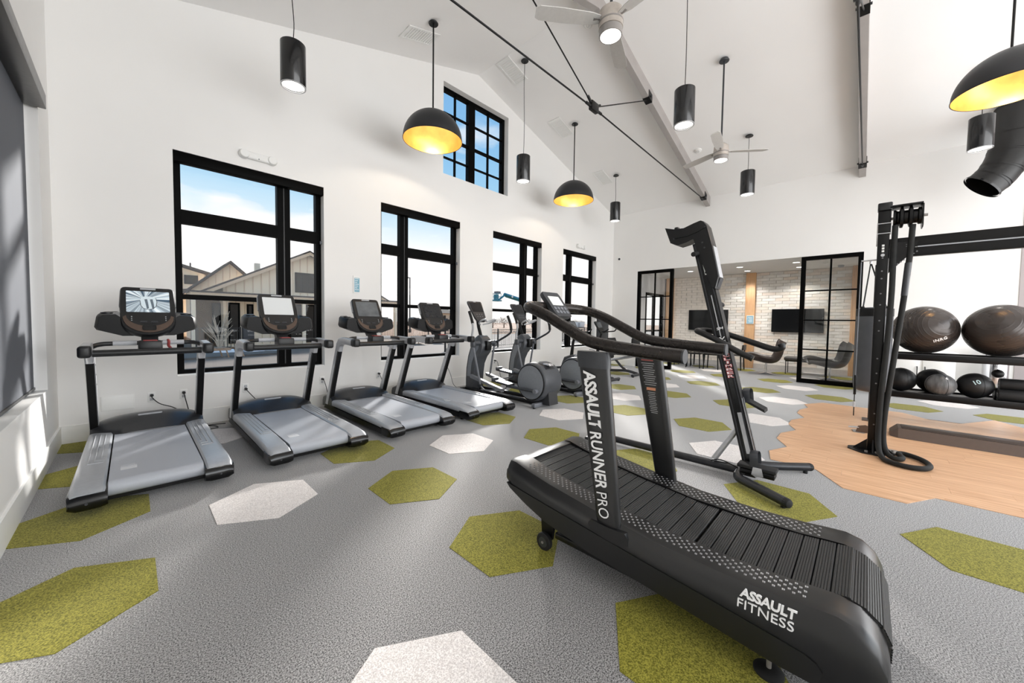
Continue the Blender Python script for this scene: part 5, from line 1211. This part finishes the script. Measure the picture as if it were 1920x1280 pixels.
# ================================================================== lounge furniture
def tv(label, y):
    t = thing('wall_tv', label, 'television', (XB - .02, y, 1.50), 0, 'televisions on the brick wall')
    MB().rbox((-.07, -.61, -.345), (-.03, .61, .345), .006).build('bezel', BLACK, t)
    MB().box((-.0725, -.595, -.325), (-.07, .595, .332)).build('screen', pm('tv_glass', (10, 11, 12), .12), t, angle=0)
    MB().rbox((-.03, -.2, -.15), (.01, .2, .15), .006).build('wall_mount', DKG, t)
tv('black wall television left, partly behind the vertical climber', 3.90); tv('black wall television right, partly behind the glazed panel', 1.50)
ps = thing('poster', 'small light blue poster on the middle timber post', 'poster', (XB - .135, 2.66, 1.52))
MB().rbox((-.012, -.10, -.135), (.0, .10, .135), .003).build('frame', WHITEP, ps)
MB().box((-.0135, -.085, -.12), (-.012, .085, .12)).build('sheet', pm('poster_blue', (142, 186, 208), .5, var=.1, scale=12), ps, angle=0)
m = MB()
for k in range(4): m.box((-.0145, -.06, .06 - .045 * k), (-.0135, .05 - .02 * (k % 2), .075 - .045 * k))
m.build('print', WHITEINK, ps, angle=0)
LEA = pm('leather_grey', (74, 72, 72), .38, var=.1, bump=.2, bscale=60); LEAB = pm('leather_brown', (70, 60, 56), .35, var=.1, bump=.2, bscale=60)
def egg(label, loc, rz, mat):
    t = thing('swivel_chair', label, 'chair', loc, rz, 'swivel lounge chairs by the brick wall')
    # one shell: seat sweeps up into the back, edges turned up
    pr = [(.42, .40), (.34, .425), (.20, .395), (.02, .35), (-.14, .345), (-.26, .40), (-.33, .52), (-.37, .68), (-.40, .84), (-.43, .90)]
    wd = [.20, .27, .31, .32, .31, .30, .29, .30, .29, .20]
    c = curve([(p[0], 0, p[1]) for p in pr], 3); n = len(c); rings = []; ins = []
    for i, p in enumerate(c):
        f = i / (n - 1) * (len(wd) - 1); k = min(int(f), len(wd) - 2); w = wd[k] + (wd[k + 1] - wd[k]) * (f - k)
        tg = (c[min(i + 1, n - 1)] - c[max(i - 1, 0)]).normalized(); nm = Vector((-tg.z, 0, tg.x)); nm = -nm
        if nm.z < 0 and i < n * .5: nm = -nm
        if i >= n * .5 and nm.x < 0: nm = -nm
        row = []
        for j in range(9):
            s = -1 + 2 * j / 8; lift = .16 * abs(s) ** 2.4; row.append(tuple(p + Vector((0, s * w, 0)) + nm * lift))
        for j in range(8, -1, -1):
            s = -1 + 2 * j / 8; lift = .16 * abs(s) ** 2.4; row.append(tuple(p + Vector((0, s * (w + .012), 0)) + nm * (lift - .045)))
        rings.append(row)
    MB().loft(rings).build('shell', mat, t, angle=60)
    MB().cyl((-.02, 0, .04), (-.02, 0, .33), .022, 14).build('column', CHROME, t)
    for k in range(4):
        a = PI / 4 + PI / 2 * k; MB().loft([[(-.02 + r * math.cos(a) - w * math.sin(a) * s, r * math.sin(a) + w * math.cos(a) * s, z) for s, z in ((-1, 0.002), (1, .002), (1, h), (-1, h))] for r, w, h in ((.02, .035, .05), (.30, .025, .018))]).build('base_arm', CHROME, t, angle=20)
egg('brown swivel lounge chair with white star base, left of the bench', (12.30, 2.02, 0), math.radians(100), LEAB)
egg('grey swivel lounge chair seen through the right glazed panel', (12.20, .66, 0), math.radians(105), LEA)
bn = thing('bench', 'grey padded bench with thin black legs by the brick wall', 'bench', (13.0, 1.22, 0))
MB().rbox((-.23, -.50, .37), (.23, .45, .48), .045, 3).build('cushion', LEA, bn)
MB().box((-.20, -.47, .35), (.20, .42, .37)).build('seat_frame', BLACK, bn, angle=0)
for y in (-.45, .40):
    for x in (-.2, .2): MB().cyl((x, y, 0), (x, y, .36), .010, 8).build('leg', BLACK, bn)
tb = thing('dining_table', 'black table with four legs in the lounge behind the rail ends', 'table', (12.75, 3.62, 0))
MB().rbox((-.38, -.55, .70), (.38, .55, .735), .008).build('tabletop', BLACK, tb)
for x in (-.33, .33):
    for y in (-.50, .50): MB().tube([(x, y, .70), (x * 1.04, y * 1.04, 0)], [.028, .02], 8).build('leg', BLACK, tb)
def chair(label, x, y, rz):
    t = thing('black_chair', label, 'chair', (x, y, 0), rz, 'black chairs round the lounge table')
    MB().rbox((-.21, -.21, .43), (.21, .21, .465), .012).build('seat', BLACK, t)
    for sx in (-.18, .18):
        for sy in (-.18, .18): MB().tube([(sx, sy, .43), (sx * 1.12, sy * 1.12, 0)], [.02, .015], 8).build('leg', BLACK, t)
    for sy in (-.17, .17): MB().tube([(-.19, sy, .45), (-.23, sy, .76)], .014, 8).build('back_post', BLACK, t)
    MB().rbox((-.245, -.20, .60), (-.215, .20, .76), .01).build('backrest', BLACK, t)
    return t
chair('black chair at the left end of the lounge table', 12.65, 4.35, -PI / 2); chair('black chair in front of the lounge table, left one', 12.30, 3.86, 0)
chair('black chair in front of the lounge table, right one beside the climber', 12.32, 3.36, 0); chair('black chair at the right end of the lounge table, behind the climber', 12.70, 2.85, PI / 2)
def lcan(label, x, y):
    t = thing('recessed_light', label, 'ceiling light', (x, y, OPZ), 0, 'recessed lights in the lounge ceiling')
    MB().lathe([(.075, -.001), (.095, -.001), (.095, -.008), (.075, -.005)], n=28, close=True).build('trim_ring', WHITEP, t)
    MB().lathe([(1e-5, -.0035), (.076, -.0035), (.076, -.001), (1e-5, -.001)], n=24).build('lens', LAMPW, t)
    p = light('recessed_glow', 'SPOT', (0, 0, 0), 120, (1, .96, .9), spot_size=math.radians(130), spot_blend=.6, shadow_soft_size=.08); p.parent = t; p.location = (0, 0, -.02)
for (x, y, lb) in ((12.05, 4.0, 'recessed lounge ceiling light nearest the left glazed panel'), (12.0, 2.66, 'recessed lounge ceiling light in the front row left of the climber top'), (12.97, 2.67, 'recessed lounge ceiling light near the middle timber post'), (11.95, 1.38, 'recessed lounge ceiling light in front of the right glazed panel'), (12.97, 1.42, 'recessed lounge ceiling light over the bench')): lcan(lb, x, y)
disc('smoke_detector', 'white smoke detector on the lounge ceiling behind the right glazed panel', 'smoke detector', (12.38, .84, OPZ), .06, .03, WHITEP)
disc('ceiling_camera', 'small dome camera on the lounge ceiling by the brick wall', 'camera', (13.2, .57, OPZ), .065, .06, LTG)
# ================================================================== outside the windows
GZ = -.15
CONC = pm('pool_deck_concrete', (128, 114, 100), .9, var=.06, scale=1.5); DIRT = pm('bare_soil', (150, 104, 66), .95, var=.12, scale=.4)
st(MB().box((-40, YN + .3, GZ - .1), (70, 31, GZ)).build('ground', CONC, angle=0))
st(MB().box((-60, 31, GZ - .12), (260, 260, GZ - .01)).build('ground_far', DIRT, angle=0))
SIDING = pm('siding_cream', (248, 230, 204), .8, var=.02); BATT = pm('batten_cream', (222, 202, 174), .8, var=.02)
ROOFM = pm('roof_brown', (66, 56, 49), .8, var=.12, scale=3); SOFF = pm('soffit_tan', (214, 188, 158), .8); WIND = pm('window_dim', (52, 47, 42), .4, var=.3, scale=1, spec=.2)
STONE = pm('stone_brown', (104, 86, 70), .85, var=.25, scale=2)
def house_window(parent, x0, x1, z0, z1, y, nx, nz):
    w = MB().box((x0 - .05, y - .05, z0 - .05), (x1 + .05, y - .002, z1 + .05)).build('window', BLKF, parent, angle=0)
    for i in range(nx):
        for k in range(nz):
            a = x0 + (x1 - x0) * i / nx + .04; b = x0 + (x1 - x0) * (i + 1) / nx - .04; c = z0 + (z1 - z0) * k / nz + .04; e = z0 + (z1 - z0) * (k + 1) / nz - .04
            MB().box((a, y - .056, c), (b, y - .048, e)).build('pane', WIND, w, angle=0)
h = thing('house', 'cream board-and-batten house with a broad gable outside the wide window', 'house', (7.33, 24, GZ))
def rl(x): return 5.32 - GZ - .536 * abs(x)          # roof line in local height
wl = MB().prism([(-4.0, 0), (4.0, 0), (4.0, rl(4.0) - .16), (0, rl(0) - .16), (-4.0, rl(4.0) - .16)], 0, 9, 'y').build('wall', SIDING, h, angle=0)
for i in range(-10, 11):
    x = i * .385
    if abs(x) < 3.95: MB().box((x - .022, -.03, 2.78), (x + .022, .0, rl(x) - .20)).build('batten', BATT, wl, angle=0)
    if -3.9 < x < -.5: MB().box((x - .02, -.025, .1), (x + .02, .0, 2.58)).build('batten', BATT, wl, angle=0)
for s in (1, -1):
    MB().add([(0, -.5, rl(0)), (s * 5.2, -.5, rl(5.2)), (s * 5.2, 9.3, rl(5.2)), (0, 9.3, rl(0)), (0, -.5, rl(0) - .13), (s * 5.2, -.5, rl(5.2) - .13), (s * 5.2, 9.3, rl(5.2) - .13), (0, 9.3, rl(0) - .13)], [(0, 1, 2, 3), (4, 7, 6, 5), (0, 4, 5, 1), (1, 5, 6, 2), (2, 6, 7, 3), (3, 7, 4, 0)]).build('roof', ROOFM, h, angle=0)
    MB().add([(0, -.52, rl(0) - .10), (s * 5.2, -.52, rl(5.2) - .10), (s * 5.2, -.50, rl(5.2) - .10), (0, -.50, rl(0) - .10), (0, -.52, rl(0) - .27), (s * 5.2, -.52, rl(5.2) - .27), (s * 5.2, -.50, rl(5.2) - .27), (0, -.50, rl(0) - .27)], [(0, 1, 2, 3), (4, 7, 6, 5), (0, 4, 5, 1), (1, 5, 6, 2), (2, 6, 7, 3), (3, 7, 4, 0)]).build('fascia', SOFF, h, angle=0)
MB().box((-5.4, -1.5, 2.56), (5.4, .0, 2.70)).build('porch_roof', SOFF, h, angle=0)
MB().box((-5.45, -1.53, 2.68), (5.45, .0, 2.76)).build('porch_fascia', ROOFM, h, angle=0)
for x in (-5.3, -.62, 4.9): MB().box((x - .08, -1.45, 0), (x + .08, -1.29, 2.56)).build('porch_post', SIDING, h, angle=0)
MB().box((-5.2, .9, 0), (-4.0, 1.1, 2.56)).build('recess_wall', STONE, h, angle=0)
house_window(h, -.62, .60, 3.08, 4.14, 0, 4, 3); house_window(h, -4.42, -4.15, .3, 2.2, -.02, 1, 1)
house_window(h, -2.95, -2.75, .25, 2.2, 0, 1, 1); house_window(h, -.95, -.35, 1.75, 2.3, 0, 1, 1); house_window(h, -.95, -.35, .35, 1.55, 0, 1, 1); house_window(h, -.12, .8, .15, 2.3, 0, 2, 1); house_window(h, -3.75, -3.35, .2, 2.25, 0, 1, 1)
MB().box((-2.3, 1.5, rl(2.2) - .2), (-2.05, 1.75, rl(2.2) + .38)).build('chimney', SIDING, h, angle=0)
h2 = thing('house', 'small cream gable peeking over the roof of the broad house', 'house', (5.18, 34.2, -.2)); h2.scale = (1.036,) * 3
MB().prism([(-2.2, 0), (2.2, 0), (2.2, 3.3), (0, 5.35), (-2.2, 3.3)], 0, 2.6, 'y').build('wall', SIDING, h2, angle=0)
for i in range(-5, 6): MB().box((i * .4 - .02, -.03, 2.5), (i * .4 + .02, 0, 5.25 - .93 * abs(i * .4))).build('batten', BATT, h2, angle=0)
for s in (1, -1): MB().add([(0, -.4, 5.55), (s * 2.6, -.4, 3.13), (s * 2.6, 2.7, 3.13), (0, 2.7, 5.55), (0, -.4, 5.38), (s * 2.6, -.4, 2.96), (s * 2.6, 2.7, 2.96), (0, 2.7, 5.38)], [(0, 1, 2, 3), (4, 7, 6, 5), (0, 4, 5, 1), (1, 5, 6, 2), (2, 6, 7, 3), (3, 7, 4, 0)]).build('roof', ROOFM, h2, angle=0)
h3 = thing('house', 'cream house with a sloping roof and small window at the left of the wide window', 'house', (1.07, 38.5, -.25)); h3.scale = (1.07,) * 3
MB().prism([(-4.5, 0), (2.9, 0), (2.9, 4.72), (-.6, 5.75), (-4.5, 4.6)], 0, 7, 'y').build('wall', SIDING, h3, angle=0)
for s in (1, -1): MB().add([(-.6, -.4, 5.98), (-.6 + s * 4.2, -.4, 4.74), (-.6 + s * 4.2, 7.3, 4.74), (-.6, 7.3, 5.98), (-.6, -.4, 5.83), (-.6 + s * 4.2, -.4, 4.59), (-.6 + s * 4.2, 7.3, 4.59), (-.6, 7.3, 5.83)], [(0, 1, 2, 3), (4, 7, 6, 5), (0, 4, 5, 1), (1, 5, 6, 2), (2, 6, 7, 3), (3, 7, 4, 0)]).build('roof', ROOFM, h3, angle=0)
for i in range(-11, 8): MB().box((i * .42 - .02, -.03, .1), (i * .42 + .02, 0, 4.7 if i < -6 or i > 3 else 5.3)).build('batten', BATT, h3, angle=0)
house_window(h3, 1.80, 2.48, 3.97, 4.53, 0, 2, 1)
MB().box((-4.6, -1.2, 3.35), (3.0, 0, 3.5)).build('lower_roof', ROOFM, h3, angle=0)
MB().cyl((2.2, 1, 5.0), (2.2, 1, 5.6), .05, 8).build('vent_pipe', BLACK, h3)
FENM = pm('fence_black', (40, 38, 36), .5)
def fence(label, a, b, hgt, step, each):
    a, b = Vector(a), Vector(b); L = (b - a).length
    t = thing('iron_fence', label, 'fence', (a.x, a.y, GZ), math.atan2(b.y - a.y, b.x - a.x), 'black iron fences round the pool deck')
    for z in (.12, hgt - .18, hgt - .04): MB().box((0, -.015, z), (L, .015, z + .03)).build('rail', FENM, t, angle=0)
    n = max(1, int(L / 2.2))
    for i in range(n + 1): MB().box((L * i / n - .03, -.03, 0), (L * i / n + .03, .03, hgt + .03)).build('post', FENM, t, angle=0)
    pk = MB()
    k = int(L / step)
    for i in range(k):
        x = (i + .5) * step
        if each: MB().box((x - .012, -.012, .04), (x + .012, .012, hgt)).build('picket', FENM, t, angle=0)
        else: pk.box((x - .009, -.009, .04), (x + .009, .009, hgt))
    if not each: pk.build('pickets', FENM, t, angle=0, fix=False)['kind'] = 'stuff'
fence('short black iron fence in front of the broad house', (2.0, 21.4), (3.6, 21.4), 1.05, .13, True)
fence('black iron fence far beyond the second window', (13, 28), (21, 28), 1.08, .14, False)
fence('black iron fence beyond the third and fourth windows', (10.5, 14.6), (30, 18.4), 1.05, .13, False)
bx = thing('utility_box', 'dark utility box at the end of the short fence', 'box', (3.9, 21.4, GZ)); MB().rbox((-.22, -.2, 0), (.22, .2, 1.12), .02).build('cabinet', DKG, bx); MB().rbox((-.24, -.22, 1.12), (.24, .22, 1.16), .01).build('lid', BLACK, bx)
# bare shrub
rnd2 = random.Random(9)
sh = thing('bare_shrub', 'bare pale shrub by the short iron fence', 'shrub', (2.75, 20.9, GZ))
m = MB()
for k in range(16):
    a = rnd2.uniform(0, 2 * PI); r = rnd2.uniform(.2, .65); hh = rnd2.uniform(.9, 1.9)
    m.tube(curve([(0, 0, 0), (.3 * r * math.cos(a), .3 * r * math.sin(a), hh * .5), (r * math.cos(a), r * math.sin(a), hh)], 3), [.03] * 3 + [.018] * 3 + [.008], 5)
    for q in range(2):
        b = a + rnd2.uniform(-1, 1); m.tube([(.5 * r * math.cos(a), .5 * r * math.sin(a), hh * .6), (.5 * r * math.cos(a) + .3 * math.cos(b), .5 * r * math.sin(a) + .3 * math.sin(b), hh * .6 + .4)], [.012, .005], 4)
m.build('branches', pm('bark_pale', (196, 180, 160), .9, var=.15), sh)
sn = MB(); 
for k in range(9): sn.sphere((2.2 + k * .32, 20.2 + .2 * math.sin(k * 2), GZ), .24 + .08 * math.sin(k * 3), 12, 8, .6)
tag(sn.build('snow_bank', pm('snow', (244, 244, 244), .9)), 'low bank of white snow along the fence outside', 'snow')
def lounger(label, x, y, rz):
    t = thing('sun_lounger', label, 'sun lounger', (x, y, GZ), rz, 'wooden loungers on the pool deck')
    W_ = woodm('weathered_wood', (150, 122, 98), (190, 164, 138), .7, 'X', 5)
    for k in range(9): MB().box((-.95 + k * .21, -.33, .34), (-.78 + k * .21, .33, .37)).build('slat', W_, t, angle=0)
    for yy in (-.33, .30): MB().box((-.98, yy, .27), (.95, yy + .04, .34)).build('side_rail', W_, t, angle=0)
    for xx in (-.85, .8):
        for yy in (-.31, .31): MB().tube([(xx, yy, .28), (xx + .08, yy, 0)], .025, 6).build('leg', W_, t)
lounger('wooden lounger outside the wide window, left one', 1.65, 17.6, .2); lounger('wooden lounger outside the wide window, right one', 3.75, 18.0, .2)
for k, (x, lb) in enumerate(((11.4, 'wooden lounger far outside the second window, left of three'), (13.0, 'wooden lounger far outside the second window, middle of three'), (14.6, 'wooden lounger far outside the second window, right of three'))): lounger(lb, x, 20.5 + .2 * k, 1.2)
lp = thing('lamp_post', 'tall thin lamp post seen through the second window', 'lamp post', (23.55, 40, GZ))
MB().tube([(0, 0, 0), (0, 0, 6.65)], [.09, .06], 10).build('pole', DKG, lp); MB().rbox((-.75, -.12, 6.52), (-.22, .12, 6.66), .03).build('lamp_head', DKG, lp); MB().cyl((0, 0, 6.6), (-.3, 0, 6.6), .035, 8).build('arm', DKG, lp); MB().cyl((0, 0, 0), (0, 0, .4), .18, 12).build('base', DKG, lp)
h4 = thing('house', 'distant beige house with a brown hipped roof behind the fourth treadmill screen', 'house', (88, 120, GZ))
MB().box((-7, 0, 0), (6, 9, 4.4)).build('wall', pm('stucco_beige', (226, 204, 176), .9), h4, angle=0)
MB().loft([[(-7.8, -.8, 4.3), (6.8, -.8, 4.3), (6.8, 9.8, 4.3), (-7.8, 9.8, 4.3)], [(-1.5, 4, 6.3), (.5, 4, 6.3), (.5, 5, 6.3), (-1.5, 5, 6.3)]]).build('roof', pm('roof_tan', (164, 140, 116), .9), h4, angle=0)
for x in (-5, -2, 1, 4): house_window(h4, x - .5, x + .5, 1.8, 3.4, 0, 1, 1)
bl_ = thing('boom_lift', 'turquoise boom lift raised against the sky in the third window', 'boom lift', (42.6, 45, GZ))
TEAL = pm('teal_paint', (38, 132, 152), .45, var=.08)
z0 = 5.0
MB().box((-.85, -.5, z0 - .15), (.95, .5, z0 + .05)).build('platform', TEAL, bl_, angle=0)
MB().box((-.15, -.35, z0 + .05), (.35, .35, z0 + 1.0)).build('control_box', TEAL, bl_, angle=0)
for z in (z0 + .6, z0 + 1.15): MB().tube([(-.2, -.48, z), (.75, -.48, z), (.75, .48, z), (-.2, .48, z)], .04, 6, closed=True).build('guard_rail', TEAL, bl_)
for x, y in ((-.2, -.48), (.75, -.48), (.75, .48), (-.2, .48)): MB().cyl((x, y, z0), (x, y, z0 + 1.15), .035, 6).build('rail_post', TEAL, bl_)
MB().box((.0, -.4, z0 + 1.2), (.75, .4, z0 + 1.5)).build('canopy', MIDG, bl_, angle=0)
MB().tube([(.7, 0, z0 + .1), (2.2, 0, z0 + 1.05)], .17, 4).build('jib', TEAL, bl_); MB().tube([(2.0, 0, z0 + 1.15), (2.7, 0, z0 + .9)], .28, 4).build('knuckle', TEAL, bl_)
MB().tube([(2.3, 0, z0 + 1.0), (6.5, 0, z0 + .28)], .36, 4).build('boom', TEAL, bl_); MB().tube([(6.3, 0, z0 + .3), (17, 0, z0 - 1.9)], .24, 4).build('boom_extension', TEAL, bl_)
MB().lathe([(.2, 0), (.2, .02)], (3.6, -.40, z0 + .78), 16, 'y').build('maker_mark', WHITEINK, bl_)
MB().box((16, -1.2, .5), (20, 1.2, 1.8)).build('turntable', TEAL, bl_, angle=0); MB().tube([(17, 0, z0 - 1.9), (18, 0, 1.6)], .3, 4).build('mast', TEAL, bl_)
for x in (16.4, 19.6):
    for y in (-1.3, 1.1): MB().lathe([(.3, 0), (.5, .02), (.5, .28), (.3, .3)], (x, y, .5), 16, 'y').build('wheel', RUBBER, bl_)
TREE = pm('bare_twigs', (150, 126, 104), .95, var=.25, scale=.8, bump=.6, bscale=2); TRD = pm('dark_evergreen', (96, 92, 72), .95, var=.25, scale=.8)
def tree(label, x, y, w, hgt, mt):
    t = thing('distant_tree', label, 'tree', (x, y, GZ), 0, 'distant bare trees on the horizon')
    MB().tube([(0, 0, 0), (0, 0, hgt * .5)], [.14, .08], 7).build('trunk', pm('trunk_brown', (104, 88, 74), .95), t)
    m = MB()
    for k in range(800):
        a = rnd2.uniform(0, 2 * PI); u = rnd2.uniform(-1, 1); r = rnd2.uniform(.3, 1) ; s = math.sqrt(1 - u * u)
        p = Vector((w * r * s * math.cos(a), w * .6 * r * s * math.sin(a), hgt * .58 + hgt * .42 * r * u)); d = Vector((rnd2.uniform(-1, 1), rnd2.uniform(-1, 1), rnd2.uniform(.1, 1))) * .085 * hgt
        q = Vector((rnd2.uniform(-1, 1), rnd2.uniform(-1, 1), 0)) * .05 * hgt; m.add([tuple(p), tuple(p + d), tuple(p + d * .6 + q)], [(0, 1, 2)])
    m.build('crown', mt, t, angle=0, fix=False)
for k in range(8): tree('bare brown tree in the hazy row on the horizon', 46 + 5.0 * k, 60 + 1.5 * (k % 2), 2.3, 2.4 + .3 * math.sin(k * 2.2), TREE)
for k in range(5): tree('bare brown tree in the hazy row on the horizon', 88 + 5.2 * k, 67 + (k % 2), 2.5, 2.4 + .3 * math.cos(k), TREE)
tr = [o for o in bpy.data.objects if o.name.startswith('distant_tree')][-3]; tr['label'] = 'darker evergreen tree above the white container outside the fourth window'
for c in kids(tr):
    if c.name.startswith('crown'): c.data.materials[0] = TRD
wt = thing('site_container', 'long white container beyond the fence in the fourth window', 'container', (88, 60, GZ))
MB().rbox((-4.5, 0, .1), (5, 2.4, 1.55), .03).build('body', WHITEP, wt); MB().box((-4.6, -.05, 1.55), (5.1, 2.45, 1.62)).build('roof_rim', LTG, wt, angle=0)
for x in (-2, 2): MB().box((x - .5, -.04, .15), (x + .5, 0, 1.3)).build('door', LTG, wt, angle=0)
for x in (-4.2, 4.7): MB().box((x - .2, .2, 0), (x + .2, 2.2, .1)).build('skid', DKG, wt, angle=0)
